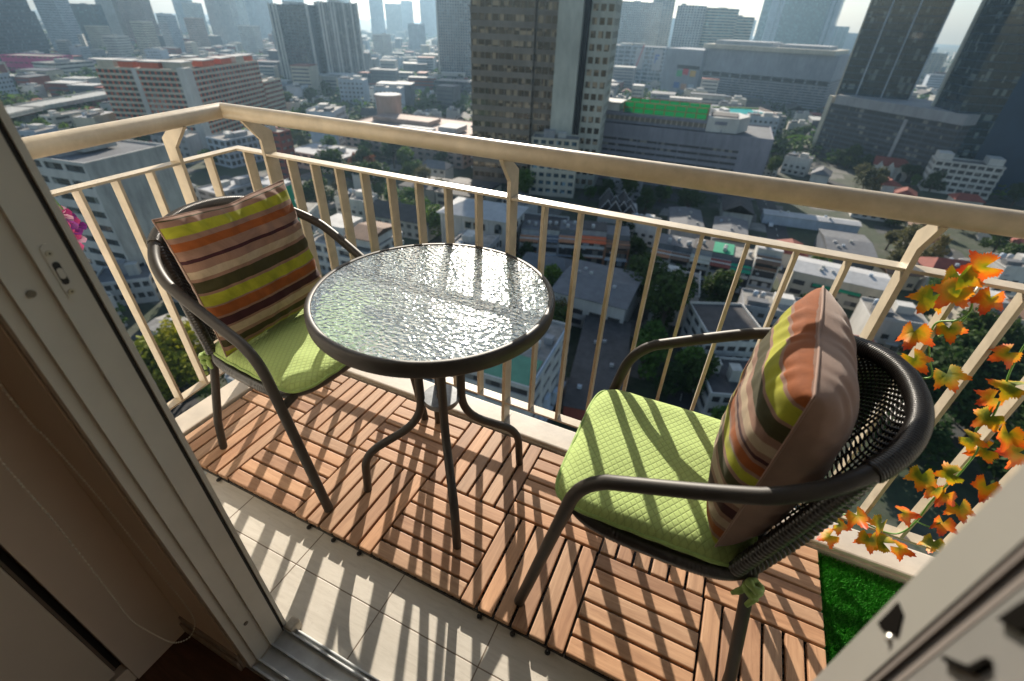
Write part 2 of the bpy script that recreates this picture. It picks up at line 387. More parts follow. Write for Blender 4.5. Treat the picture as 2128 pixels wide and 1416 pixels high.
for i in range(7):
    for j in range(2):
        cross = (i+j) % 2 == 0                    # slats run towards the railing
        t = thing('deck_tile', (-.15+.3*i+random.uniform(-.0008, .0008), .15+.302*j, 0), 0, label=tile_lab[(i, j)], cat='deck tile', group='wooden deck tiles laid on the balcony')
        b_ = bpy.data.objects.new('grid_base', BASE); COL.objects.link(b_); b_.parent = t
        if cross and j == 0:
            for k in range(3):
                l_ = bpy.data.objects.new('connector_loop', LOOP); COL.objects.link(l_); l_.parent = t; l_.location = (-.086+.098*k, 0, 0)
        for k in range(6):
            s_ = bpy.data.objects.new('slat', SLAT); COL.objects.link(s_); s_.parent = t
            off = -.125+.05*k+random.uniform(-.0006, .0006)
            rz = random.uniform(-.002, .002)+(math.pi if random.random() < .5 else 0)
            if cross: s_.location = (off, 0, 0); s_.rotation_euler = (0, 0, math.pi/2+rz)
            else: s_.location = (0, off, 0); s_.rotation_euler = (0, 0, rz)

# ---------------------------------------------------------------- artificial grass
def grass():
    m, nt, b, out = newmat('turf')
    oi = N(nt, 'ShaderNodeNewGeometry'); f = tex(nt, oi.outputs['Position'], 120, 3)
    nt.links.new(ramp(nt, f, [(.3, (.022, .19, .016)), (.7, (.09, .42, .05))]), b.inputs['Base Color'])
    b.inputs['Roughness'].default_value = .32; b.inputs['Specular IOR Level'].default_value = .6
    return m
gm = MB(); gr = random.Random(3)
gm.box((1.806, -.242, -.0298), (2.6, .608, -.026))
for k in range(75000):
    x, y = (gr.uniform(1.808, 2.15), gr.uniform(.10, .606)) if k < 30000 else (gr.uniform(1.808, 2.598), gr.uniform(-.24, .606)); h = gr.uniform(.008, .015); a = gr.uniform(0, 6.28); w = .0011
    dx, dy = math.cos(a)*w, math.sin(a)*w; lx, ly = gr.uniform(-.006, .006), gr.uniform(-.006, .006)
    gm.add([(x-dx, y-dy, -.027), (x+dx, y+dy, -.027), (x+lx+dx*.5, y+ly+dy*.5, -.027+h), (x+lx-dx*.5, y+ly-dy*.5, -.027+h)], [(0, 1, 2, 3)])
gm.build('artificial_grass', grass(), kind='stuff', label='bright green artificial grass mat on the floor at the right end', cat='artificial grass')

# ================================================================ railing
rl = thing('balcony_railing', (.70, .67, .01), label='cream painted metal balcony railing with a thick round handrail and flat bars', cat='railing')
L0 = Vector((.70, .67, .01)); YR = .651
def rb(name, fn):
    m_ = MB(); fn(m_); m_.v = [tuple(Vector(p)-L0) for p in m_.v]; return m_.build(name, rail_m, rl)
XC, XE = -.374, 2.75                       # corner and right hand end (inner faces)
SX0, SX1, SY0, SY1 = -.374, -.318, YR, -.12   # side run, inner face (slightly splayed)
HC = Vector((-.338, .612, 1.012)); HS = Vector((-.200, -.12, 1.012))
rb('handrail', lambda m_: m_.tube([HS-Vector((0, .15, 0)), HS, HC], .0238, 28, cap=True) and m_.tube([HC, Vector((XE, .612, 1.012))], .0238, 28))
sd_ = (Vector((SX1, SY1, 0))-Vector((SX0, SY0, 0))).normalized(); sn = Vector((-abs(sd_.y), -abs(sd_.x)*0, 0)).normalized()
def flat(m_, a, b, w, t, z):               # a flat bar with inner edge a-b, width w outward, top at z
    d = (b-a).normalized(); n = Vector((-d.y, d.x, 0))
    if n.dot(Vector((0, 1, 0)) if abs(d.x) > .5 else Vector((-1, 0, 0))) < 0: n = -n
    P = [a, b, b+n*w, a+n*w]
    m_.add([(p.x, p.y, z-t) for p in P]+[(p.x, p.y, z) for p in P], [(0, 3, 2, 1), (4, 5, 6, 7), (0, 1, 5, 4), (1, 2, 6, 5), (2, 3, 7, 6), (3, 0, 4, 7)])
cA, cB = Vector((XC, YR, 0)), Vector((XE, YR, 0)); sA, sB = Vector((SX0, SY0, 0)), Vector((SX1, SY1, 0))
rb('middle_rail', lambda m_: (m_.box((XC-.038, YR, .8720), (XE, YR+.038, .8795), bevel=.0012), flat(m_, sB, sA-sd_*0, .038, .0070, .8792)))
rb('bottom_rail', lambda m_: (m_.box((XC-.036, YR, .1035), (XE, YR+.036, .1110), bevel=.0012), flat(m_, sB, sA, .036, .0070, .1107)))
DX = .1053; X1 = .7052
def bal(x): 
    def fn(m_): m_.box((x, YR+.0005, .1112), (x+.0092, YR+.0370, .8718), bevel=.0010)
    return rb('baluster', fn)
def post(x):
    w = .0115; y0, y1 = YR-.002, YR+.050
    m_ = MB(); yz_ = [(y0, .0102), (y0, .925), (.604-.008, .990), (.612, 1.0), (.640, .990), (y1, .948), (y1, .0102)]
    vs = [(x, a, b) for a, b in yz_]+[(x+w, a, b) for a, b in yz_]; n = len(yz_)
    m_.add(vs, [tuple(reversed(range(n))), tuple(range(n, 2*n))]+[(i, (i+1) % n, n+(i+1) % n, n+i) for i in range(n)])
    m_.box((x-.006, y0-.001, .0101), (x+w+.006, y1+.003, .0115))
    m_.v = [tuple(Vector(p)-L0) for p in m_.v]; return m_.build('post', rail_m, rl)
for k in range(-10, 20):
    x = X1+k*DX
    if x > XE-.05: break
    if k in (-9, 0, 9, 18): post(x)
    else: bal(x)
# side run
nv = Vector((-1, 0, 0)); ang = math.atan2(sd_.y, sd_.x)
for q in (.105, .315, .42, .525, .63, .735):
    c = sA+sd_*q
    def fn(m_, c=c):
        mt = Matrix.Translation((c.x, c.y, 0)) @ Matrix.Rotation(math.atan2((sA-sB).x*-1, (sA-sB).y), 4, 'Z')
        m_.box((-.0370, -.0046, .1112), (-.0010, .0046, .8720), mat=mt, bevel=.001)
    rb('baluster', fn)
c = sA+sd_*.215
def fn(m_):
    w = .0115; xz = [(c.x-.050, .0102), (c.x+.002, .0102), (c.x+.002, .925), (c.x+.055+.02, .992), (c.x+.055-.012, 1.0), (c.x+.010, .992), (c.x-.050, .948)]
    n = len(xz); vs = [(a, c.y-w/2, b) for a, b in xz]+[(a, c.y+w/2, b) for a, b in xz]
    m_.add(vs, [tuple(range(n)), tuple(reversed(range(n, 2*n)))]+[((i+1) % n, i, n+i, n+(i+1) % n) for i in range(n)])
rb('post', fn)
# ================================================================ bistro table
powder = M('dark_powder_coat', (.036, .031, .027), .50, var=.10, vs=20, bs=900, bd=.0002, bstr=.5, spec=.35)
def ripple_glass():
    m, nt, b, out = newmat('rippled_glass')
    b.inputs['Base Color'].default_value = (.80, .94, .95, 1); b.inputs['Roughness'].default_value = .065
    b.inputs['Transmission Weight'].default_value = 1.0; b.inputs['IOR'].default_value = 1.52
    g = N(nt, 'ShaderNodeNewGeometry')
    vo = N(nt, 'ShaderNodeTexVoronoi', feature='SMOOTH_F1'); vo.inputs['Scale'].default_value = 84; vo.inputs['Smoothness'].default_value = .55
    w = N(nt, 'ShaderNodeMapping'); w.inputs['Scale'].default_value = (1, 1.5, 1); w.inputs['Rotation'].default_value = (0, 0, .6)
    nt.links.new(g.outputs['Position'], w.inputs[0])
    ad = N(nt, 'ShaderNodeVectorMath', operation='ADD'); nz = N(nt, 'ShaderNodeTexNoise'); nz.inputs['Scale'].default_value = 28
    nt.links.new(w.outputs[0], nz.inputs['Vector']); sc_ = N(nt, 'ShaderNodeVectorMath', operation='SCALE'); nt.links.new(nz.outputs['Color'], sc_.inputs[0]); sc_.inputs['Scale'].default_value = .022
    nt.links.new(w.outputs[0], ad.inputs[0]); nt.links.new(sc_.outputs[0], ad.inputs[1]); nt.links.new(ad.outputs[0], vo.inputs['Vector'])
    bn = bump(nt, b, vo.outputs['Distance'], .48, .0032)
    df = N(nt, 'ShaderNodeBsdfDiffuse'); df.inputs[0].default_value = (.66, .80, .84, 1); nt.links.new(bn.outputs[0], df.inputs['Normal'])
    gs = N(nt, 'ShaderNodeBsdfGlossy'); gs.inputs[0].default_value = (.85, .92, .95, 1); gs.inputs['Roughness'].default_value = .10; nt.links.new(bn.outputs[0], gs.inputs['Normal'])
    m1 = N(nt, 'ShaderNodeMixShader'); m1.inputs[0].default_value = .45; nt.links.new(df.outputs[0], m1.inputs[1]); nt.links.new(gs.outputs[0], m1.inputs[2])
    m2 = N(nt, 'ShaderNodeMixShader'); m2.inputs[0].default_value = .13; nt.links.new(b.outputs[0], m2.inputs[1]); nt.links.new(m1.outputs[0], m2.inputs[2]); nt.links.new(m2.outputs[0], out.inputs[0])
    return m
TC = (.650, .340); TZ = .715
tb = thing('bistro_table', (TC[0], TC[1], 0), label='round bistro table with a rippled glass top and curved dark metal legs', cat='table')
g = MB(); g.lathe([(0.0, TZ-.0065), (.296, TZ-.0065), (.2962, TZ-.0015), (.2955, TZ-.001), (0.0, TZ-.001)], seg=96, smooth=False); g.build('glass_top', ripple_glass(), tb)
rm = MB(); rm.lathe([(.290, TZ-.0375), (.3085, TZ-.037), (.3110, TZ-.033), (.3118, TZ-.018), (.3108, TZ-.004), (.3070, TZ+.0005), (.3020, TZ+.0016), (.2975, TZ+.0008), (.2945, TZ-.0008), (.2945, TZ-.0095), (.306, TZ-.010), (.306, TZ-.034), (.290, TZ-.0345), (.290, TZ-.0375)], seg=128); rm.build('rim', powder, tb)
for k, (fx, fy) in enumerate(((.450-.65, .173-.34), (.815-.65, .130-.34), (.851-.65, .500-.34), (.485-.65, .545-.34))):
    a = math.atan2(fy, fx); d = Vector((math.cos(a), math.sin(a), 0)); rf = math.hypot(fx, fy)
    pts = fillet([d*.175+Vector((0, 0, TZ-.045)), d*.085+Vector((0, 0, TZ-.10)), d*.062+Vector((0, 0, .60)), d*.060+Vector((0, 0, .275)), d*(rf-.012)+Vector((0, 0, .165)), d*rf+Vector((0, 0, .0))], [.05, .06, .085, .060], 9)
    MB().tube(pts, .0128, 16).build('leg', powder, tb)
rg = MB(); rg.lathe([(.016, .344), (.0535, .344), (.0545, .346), (.0545, .360), (.0530, .362), (.016, .362), (.016, .344)], seg=48, smooth=False)
rg.build('brace_ring', M('ring_metal', (.16, .17, .18), .28, metal=.6, var=.15, vs=50), tb)
for k, (fx, fy) in enumerate(((-.2, -.167), (.165, -.21), (.201, .16), (-.165, .205))):
    a = math.atan2(fy, fx); d = Vector((math.cos(a), math.sin(a), 0))
    MB().tube([d*.073+Vector((0, 0, .318)), d*.0755+Vector((0, 0, .318))], .0062, 16).tube([d*.0755+Vector((0, 0, .318)), d*.0762+Vector((0, 0, .318))], .0022, 8).build('bolt', M('bolt_metal', (.70, .66, .56), .25, metal=.9), tb)

# ================================================================ wicker armchairs
wick = M('black_wicker', (.013, .011, .010), .33, var=.15, vs=40, spec=.7)
Q = dict(wf=.24, xc=.152, wc=.244, hc=.570, xb=-.075, wb=.261, zb=.671, xa=-.344, za=.787, xr=-.257, wr=.252, xr2=-.197, wr2=.185, p=2.168)
def hoop(t):                                # t in -1..1, 0 is the apex at the back
    a = (1-abs(t))*math.pi/2; q = 2/Q['p']; s_ = 1 if t >= 0 else -1
    return Vector((Q['xb']+(Q['xa']-Q['xb'])*math.sin(a)**q, s_*Q['wb']*max(0, math.cos(a))**q, Q['zb']+(Q['za']-Q['zb'])*math.sin(a)))
def low(t):                                 # rear rail of the seat at z = .43
    a = (1-abs(t))*math.pi/2; s_ = 1 if t >= 0 else -1
    return Vector((-.165-.062*math.sin(a)**.6, s_*.205*max(0, math.cos(a))**.45, .425))
T0 = .52
def back_pt(t, k):                          # k 0 at the seat, 1 at the hoop
    a, b_ = low(t), hoop(t*T0); p = a.lerp(b_, k); p.x -= .018*math.sin(math.pi*k)*(1-abs(t)**4); return p
def chair(loc, rz, label):
    c = thing('wicker_armchair', loc, rz, label=label, cat='armchair', group='black wicker armchairs at the bistro table')
    hp_ = [hoop(t/60) for t in range(-60, 61)]
    C1, C2 = Vector((Q['xc'], Q['wc'], Q['hc'])), Vector((Q['xc'], -Q['wc'], Q['hc']))
    F1, F2 = Vector((.26, Q['wf'], 0)), Vector((.26, -Q['wf'], 0))
    left = fillet([F1, C1, Vector((Q['xb'], Q['wb'], Q['zb']))], .085, 10); right = fillet([F2, C2, Vector((Q['xb'], -Q['wb'], Q['zb']))], .085, 10)
    path = left[:-1]+list(reversed(hp_))+list(reversed(right))[1:]
    # smooth the joint between straight arm and hoop
    for _ in range(6):
        for i in range(len(left)-3, len(left)+6): path[i] = (path[i-1]+path[i+1])*.5 if 0 < i < len(path)-1 else path[i]
        for i in range(len(path)-len(right)-6, len(path)-len(right)+3): path[i] = (path[i-1]+path[i+1])*.5
    MB().tube(path, .0142, 16).build('arm_frame', powder, c)
    for s_ in (1, -1):
        MB().tube([(Q['xr'], s_*Q['wr'], 0), (Q['xr']+.012, s_*(Q['wr']-.012), .12), (Q['xr2'], s_*Q['wr2'], .42)], .0130, 14).build('rear_leg', powder, c)
        lx = .26+(Q['xc']-.26)*.405/Q['hc']
        MB().tube([(lx, s_*.241, .392), (.175, s_*.190, .400)], .0125, 12).build('stretcher', powder, c)
    # wrapped hoop: tight windings of cane
    wp = [hoop(t/520*T0*1.0) for t in range(-520, 521)]; L = 0; cum = [0]
    for i in range(1, len(wp)): L += (wp[i]-wp[i-1]).length; cum.append(L)
    fine = []; rr = []; i = 0; n = int(L/.00087)
    for k in range(n+1):
        s_ = L*k/n
        while i < len(cum)-2 and cum[i+1] < s_: i += 1
        f = (s_-cum[i])/max(1e-9, cum[i+1]-cum[i]); fine.append(wp[i].lerp(wp[i+1], f)); rr.append(.0168+.0020*abs(math.sin(math.pi*s_/.0052)))
    MB().tube(fine, rr, 14).build('wrapped_back_rim', wick, c)
    # woven back: horizontal strands over and under upright ones
    wv = MB(); U = 58; Vn = 64
    def off(t, k):                          # outward normal in plan
        p0, p1 = back_pt(max(-1, t-.01), k), back_pt(min(1, t+.01), k); d = p1-p0; n_ = Vector((d.y, -d.x, 0)); 
        return n_.normalized() if n_.length > 1e-7 else Vector((-1, 0, 0))
    for j in range(Vn):
        k = (j+.5)/Vn; pts = []
        for i in range(0, U*4+1):
            t = -1+2*i/(U*4); w_ = math.sin(math.pi*(i/4)+math.pi*(j % 2)); pts.append(back_pt(t, k)+off(t, k)*.0028*w_)
        wv.tube(pts, .0021, 5, cap=False)
    for i in range(U+1):
        t = -1+2*i/U; pts = []
        for j in range(0, Vn*2+1):
            k = j/(Vn*2); w_ = -math.sin(math.pi*(i+.5)+math.pi*j/2+0)*.0; pts.append(back_pt(t, k)+off(t, k)*w_)
        wv.tube(pts, .0023, 5, cap=False)
    wv.build('woven_back', wick, c)
    # side edges of the back, wrapped thick
    for s_ in (1, -1):
        pts = []; rr = []
        for j in range(300):
            k = j/299; pts.append(back_pt(s_*1.0, k)); rr.append(.0150+.0012*abs(math.sin(j*.42)))
        MB().tube(pts, rr, 12).build('wrapped_side_rim', wick, c)
    # seat frame wrapped in cane plus a woven seat
    ring = []; sx0, sx1, sw = -.215, .195, .205
    for k in range(900):
        a = 2*math.pi*k/900; e = 2/5.0
        cx, sy = math.cos(a), math.sin(a); ring.append(Vector(((sx0+sx1)/2+(sx1-sx0)/2*math.copysign(abs(cx)**e, cx), sw*math.copysign(abs(sy)**e, sy), .405-.016*max(0, 1-abs(cx)*1.4))))
    rr = [.0175+.0012*abs(math.sin(k*.95)) for k in range(900)]
    MB().tube(ring, rr, 12, closed=True).build('seat_rim', wick, c)
    se = MB()
    for k in range(34):
        y = -.195+.39*k/33; se.tube([(sx0+.01+(sx1-sx0-.02)*i/60, y, .408+.0022*math.sin(math.pi*i/2+math.pi*k)-.010*math.sin(math.pi*i/60)) for i in range(61)], .0021, 4, cap=False)
    for k in range(34):
        x = sx0+.01+(sx1-sx0-.02)*k/33; se.tube([(x, -.195+.39*i/12, .408-.010*math.sin(math.pi*k/33)) for i in range(13)], .0021, 4, cap=False)
    se.build('woven_seat', wick, c)
    return c
CH1 = ((.150, .320, 0), -.083); CH2 = ((1.303, .310, 0), .017+math.pi)
chair(CH1[0], CH1[1], 'black wicker armchair on the left of the table, holding the cushion that leans upright')
chair(CH2[0], CH2[1], 'black wicker armchair on the right of the table, seen from above in the foreground')

# ================================================================ green seat pads
def quilt(name, col, s=.0135):
    m, nt, b, out = newmat(name)
    tc = N(nt, 'ShaderNodeTexCoord'); sp = N(nt, 'ShaderNodeSeparateXYZ'); nt.links.new(tc.outputs['Object'], sp.inputs[0])
    u = mth(nt, 'ADD', sp.outputs[0], mth(nt, 'MULTIPLY', sp.outputs[1], .75)); v = mth(nt, 'SUBTRACT', sp.outputs[0], mth(nt, 'MULTIPLY', sp.outputs[1], .75))
    k = mth(nt, 'MINIMUM', mth(nt, 'PINGPONG', u, s/2*1.2), mth(nt, 'PINGPONG', v, s/2*1.2))
    h = ramp(nt, mth(nt, 'MULTIPLY', k, 200), [(0, (0, 0, 0)), (.35, (.75,)*3), (1, (1, 1, 1))])
    cv = coords(nt); f = tex(nt, cv, 8, 4); f2 = tex(nt, cv, 900, 2)
    c = ramp(nt, f, [(.3, tuple(x*.86 for x in col)), (.7, col)])
    c = mix(nt, h, tuple(x*.72 for x in col), c)
    nt.links.new(c, b.inputs['Base Color']); b.inputs['Roughness'].default_value = .85; b.inputs['Specular IOR Level'].default_value = .2
    b.inputs['Sheen Weight'].default_value = .3; b.inputs['Sheen Tint'].default_value = (.8, 1, .6, 1)
    hh = mth(nt, 'ADD', h, mth(nt, 'MULTIPLY', f2, .18)); bump(nt, b, hh, .6, .0016); return m
pad_m = quilt('green_quilt', (.42, .54, .185)); seam_m = M('green_seam', (.30, .43, .12), .8, var=.1, vs=60, sheen=.3)
def pad(loc, rz, label, seed):
    hx0, hx1, w = -.200, .222, .212; T = .029; n = 56; rnd = random.Random(seed)
    top = MB(); vs = []
    def edge(u, v):
        e = 7.0; k = (abs(u)**e+abs(v)**e)**(1/e); m_ = max(abs(u), abs(v)); 
        return (u*m_/k if k > 1e-9 else u), (v*m_/k if k > 1e-9 else v), m_
    for i in range(n+1):
        for j in range(n+1):
            u, v, m_ = edge(-1+2*i/n, -1+2*j/n)
            x = (hx0+hx1)/2+u*(hx1-hx0)/2*(1-.012*math.sin(v*7+seed)*.3); y = v*w*(1+.012*u)
            z = T*(1-m_**9)**.5*(.93+.07*math.cos(u*2)*math.cos(v*2))
            z += .0035*noise.noise(Vector((x*11+seed*5, y*11, 0)))
            vs.append((x, y, z+.004))
    fs = [(i*(n+1)+j, (i+1)*(n+1)+j, (i+1)*(n+1)+j+1, i*(n+1)+j+1) for i in range(n) for j in range(n)]
    top.add(vs, fs, 0, True)
    k0 = len(top.v); top.add([(x, y, min(z, .004)-.008*(1-max(abs((x-(hx0+hx1)/2)/(hx1-hx0)*2), abs(y/w))**6)) for x, y, z in vs], [tuple(reversed(f)) for f in fs], 0, True)
    o = top.build('seat_pad', pad_m, loc=(loc[0], loc[1], .425), label=label, cat='seat pad', group='green quilted seat pads'); o.rotation_euler = (0, 0, rz)
    ring = []
    for k in range(160):
        a = 2*math.pi*k/160; c_, s_ = math.cos(a), math.sin(a); m_ = max(abs(c_), abs(s_)); u, v, q = edge(c_/m_, s_/m_)
        ring.append(((hx0+hx1)/2+u*(hx1-hx0)/2*1.003, v*w*1.003*(1+.012*u), .0045+.0012*math.sin(k*.9)))
    MB().tube(ring, .0042, 8, closed=True).build('piping', seam_m, o)
    tm = pad_m
    for s_ in (1, -1):                      # knotted ties at the rear corners
        t_ = MB(); cx, cy_ = hx0+.004, s_*(w-.006)
        knot = []
        for k in range(40):
            a = 2*math.pi*k/40*2; knot.append((cx-.010+.012*math.cos(a), cy_+s_*.005+.012*math.sin(a), -.012-.030*k/40+.004*math.sin(a*1.5)))
        t_.tube(knot, [.0072+.0014*math.sin(k*1.3) for k in range(40)], 8)
        t_.tube([(cx-.010, cy_, -.034), (cx-.020, cy_+s_*.010, -.050), (cx-.010, cy_+s_*.018, -.070)], [.006, .008, .005], 8)
        t_.tube([(cx-.008, cy_, -.030), (cx+.012, cy_+s_*.012, -.044), (cx+.020, cy_+s_*.012, -.058)], [.006, .007, .004], 8)
        t_.build('tie', seam_m, o)
    return o
pad(CH1[0], CH1[1], 'lime green quilted seat pad half in shade on the left chair', 1)
pad(CH2[0], CH2[1], 'lime green quilted seat pad striped by shadows on the right chair', 2)

# ================================================================ striped cushions
BR = (.19, .110, .080)
def stripes(name, order):
    m, nt, b, out = newmat(name)
    uv = N(nt, 'ShaderNodeTexCoord'); sp = N(nt, 'ShaderNodeSeparateXYZ'); nt.links.new(uv.outputs['UV'], sp.inputs[0])
    f = tex(nt, coords(nt), 22, 4, .6); vv = mth(nt, 'ADD', sp.outputs[1], mth(nt, 'MULTIPLY', mth(nt, 'SUBTRACT', f, .5), .010))
    c = ramp(nt, vv, order, 'CONSTANT')
    pile = tex(nt, coords(nt, (1, 1, 1)), 9, 5, .7, 1.5); c = mix(nt, 1.0, c, ramp(nt, pile, [(.3, (.72, .72, .72)), (.65, (1.15, 1.15, 1.15))]), 'MULTIPLY')
    nt.links.new(c, b.inputs['Base Color']); b.inputs['Roughness'].default_value = .8; b.inputs['Specular IOR Level'].default_value = .15
    b.inputs['Sheen Weight'].default_value = .14; b.inputs['Sheen Roughness'].default_value = .35
    edge = ramp(nt, vv, [(p, (1, 1, 1) if cc == BR else (.2, .2, .2)) for p, cc in order], 'CONSTANT')
    h = mth(nt, 'SUBTRACT', mth(nt, 'MULTIPLY', tex(nt, coords(nt), 600, 2), .3), mth(nt, 'MULTIPLY', edge, .5)); bump(nt, b, h, .5, .0012); return m
LIME, ORA, PUR, BEI, OLI = (.235, .235, .020), (.195, .055, .014), (.036, .011, .014), (.29, .225, .155), (.036, .032, .012)
def order(lst):
    st = [(0.0, BR)]
    for a, b_, c in lst: st += [(a, c), (b_, BR)]
    return st
seq1 = [(.012, .022, OLI), (.062, .130, LIME), (.165, .222, ORA), (.285, .308, PUR), (.360, .412, BEI), (.437, .512, OLI), (.532, .610, LIME), (.622, .692, ORA), (.708, .766, PUR), (.785, .842, BEI), (.870, .925, OLI), (.955, .999, LIME)]
fl = [(1-b_, 1-a, c) for a, b_, c in seq1][::-1]
seq2 = [(.0001, .058, ORA), (.072, .150, LIME), (.165, .245, OLI), (.285, .335, BEI), (.360, .382, PUR), (.402, .447, ORA), (.465, .520, LIME), (.540, .600, OLI), (.625, .675, BEI), (.700, .765, PUR), (.790, .840, BEI), (.865, .920, ORA), (.945, .999, LIME)]
back_m = M('brown_cotton', (.235, .145, .108), .88, var=.10, vs=14, bs=700, bd=.0006, bstr=.3, sheen=.2)
def cushion(label, mat, o, ux, uy, uz, w, h, T, seed, dent=.012, backf=1.0, pinv=.055):
    """o: centre, ux: along the stripes, uy: up the face, uz: face normal"""
    n = 72; m_ = MB(); uv = []; mt = Matrix((ux, uy, uz)).transposed()
    def P(i, j, s_):
        u, v = -1+2*i/n, -1+2*j/n
        pin = 1-pinv*(1-v*v)*abs(u)**3; pin2 = 1-(pinv+.005)*(1-u*u)*abs(v)**3
        x, y = u*w/2*pin, v*h/2*pin2
        e = max(0, (1-abs(u)**2.6)*(1-abs(v)**2.6)); z = T/2*e**.42*(1 if s_ > 0 else backf)
        z -= dent*.8*math.exp(-(u*4.2)**2)*math.exp(-((v-1)*2.0)**2)*(1 if s_ > 0 else .4)
        y -= dent*.6*math.exp(-(u*4)**2)*max(0, v)**6
        rim = (max(abs(u), abs(v)))**4*(1-e**.5)
        z += .0048*math.sin((u*23+seed if abs(v) > abs(u) else v*23+seed)+noise.noise(Vector((u*3, v*3, seed)))*4)*max(abs(u), abs(v))**5*min(1, e*6)
        z += (.008*noise.noise(Vector((u*2.3+seed, v*2.3, 3*s_)))+.004*noise.noise(Vector((u*7+seed, v*5, 5*s_))))*e
        return Vector((x, y, s_*max(z, .0))), u, v
    for s_ in (1, -1):
        vs = []
        for i in range(n+1):
            for j in range(n+1):
                p, u, v = P(i, j, s_); vs.append(p); uv.append(((u+1)/2, (1-v)/2))
        fs = [(i*(n+1)+j, (i+1)*(n+1)+j, (i+1)*(n+1)+j+1, i*(n+1)+j+1) for i in range(n) for j in range(n)]
        m_.add(vs, fs if s_ > 0 else [tuple(reversed(f)) for f in fs], 0 if s_ > 0 else 1, True)
    m_.uv = uv
    ob = m_.build('striped_cushion', [mat, back_m], label=label, cat='cushion', group='striped brown cushions')
    M4 = Matrix((( ux.x, uy.x, uz.x, o.x), (ux.y, uy.y, uz.y, o.y), (ux.z, uy.z, uz.z, o.z), (0, 0, 0, 1))); ob.matrix_world = M4
    # piped seam
    seam = []
    for k in range(4*n):
        q, r_ = divmod(k, n); i, j = ((r_, 0), (n, r_), (n-r_, n), (0, n-r_))[q]
        p, u, v = P(i, j, 1); p.z = 0; seam.append(p)
    sm = MB().tube(seam, .0022, 6, closed=True).build('seam', back_m, ob)
    return ob
up1 = Vector((-.085, .0, .39)).normalized(); ux1 = Vector((.0, 1, .0)); uz1 = ux1.cross(up1).normalized()
cushion('striped brown cushion with a lime band on top, leaning upright on the left chair', stripes('cushion_stripes_a', order(seq1)), Vector((.040, .305, .662)), ux1, up1, uz1, .405, .400, .125, 1)
up2 = Vector((.030, .0, .39)).normalized(); ux2 = Vector((-.040, -.39, 0)).normalized(); uz2 = ux2.cross(up2).normalized()
cushion('striped brown cushion with an orange band on top, seen from above on the right chair', stripes('cushion_stripes_b', order(seq2)), Vector((1.460, .316, .660)), ux2, up2, uz2, .410, .400, .150, 5, backf=1.48, pinv=-.030)

# ================================================================ leaf garland on the railing
def leaf_mat():
    m, nt, b, out = newmat('autumn_leaf')
    uv = N(nt, 'ShaderNodeTexCoord'); sp = N(nt, 'ShaderNodeSeparateXYZ'); nt.links.new(uv.outputs['UV'], sp.inputs[0])
    f = tex(nt, coords(nt, rnd=True), 45, 4, .6); oi = N(nt, 'ShaderNodeObjectInfo')
    d = mth(nt, 'ADD', mth(nt, 'ADD', sp.outputs[0], mth(nt, 'MULTIPLY', mth(nt, 'SUBTRACT', f, .5), .75)), mth(nt, 'MULTIPLY', mth(nt, 'SUBTRACT', oi.outputs['Random'], .5), .45))
    c = ramp(nt, d, [(.02, (.12, .17, .010)), (.20, (.40, .34, .012)), (.42, (.72, .32, .012)), (.66, (.80, .15, .010)), (1.0, (.58, .050, .010))])
    nt.links.new(c, b.inputs['Base Color']); b.inputs['Roughness'].default_value = .5
    tr = N(nt, 'ShaderNodeBsdfTranslucent'); nt.links.new(c, tr.inputs[0]); mx = N(nt, 'ShaderNodeMixShader'); mx.inputs[0].default_value = .40
    nt.links.new(b.outputs[0], mx.inputs[1]); nt.links.new(tr.outputs[0], mx.inputs[2]); nt.links.new(mx.outputs[0], out.inputs[0]); return m
LEAF_M = leaf_mat()
def leaf_mesh(seed):
    rnd = random.Random(seed); out = []
    lobes = [(90, 1.0), (32, .86), (148, .86), (-22, .60), (202, .60)]
    n = 90
    for k in range(n):
        a = -60+300*k/(n-1); r = .54
        for (c, l) in lobes:
            d = abs(a-c); r = max(r, l*max(0, 1-(d/34)**1.15*.62) if d < 34 else 0)
        r *= 1+.07*math.sin(k*1.9)+rnd.uniform(-.02, .02)
        out.append((r*math.cos(R(a)), r*math.sin(R(a)), r))
    m_ = MB(); uv = [(0, 0)]; vs = [(0, 0, 0)]
    cu = rnd.uniform(.30, 1.15); cv = rnd.uniform(-.5, .5)
    for q in (.35, .7, 1.0):
        for x, y, r in out:
            X, Y = x*q, y*q; vs.append((X, Y, -cu*X*X-.25*cu*Y*Y*(1 if cv > 0 else -1)+.10*math.sin(6*X+seed)*Y)); uv.append((min(1, r*q*.95), 0))
    fs = [(0, 1+k, 2+k) for k in range(n-1)]
    for ring in range(2):
        for k in range(n-1): a = 1+ring*n+k; fs.append((a, a+n, a+n+1, a+1))
    m_.add(vs, fs, 0, True); m_.uv = uv; 
    m_.v = [(x*.046, (y+.02)*.046, z*.046) for x, y, z in m_.v]
    return m_.mesh('leaf', LEAF_M)
LV = [leaf_mesh(s_) for s_ in (1, 2, 3, 4, 5, 6)]
stem_m = M('garland_stem', (.16, .38, .08), .5)
gd = thing('leaf_garland', (1.7793, 0.6400, 0.8638), label='garland of orange and yellow artificial maple leaves wound through the right end of the railing', cat='leaf garland')
GO = Vector((1.7793, 0.6400, 0.8638))
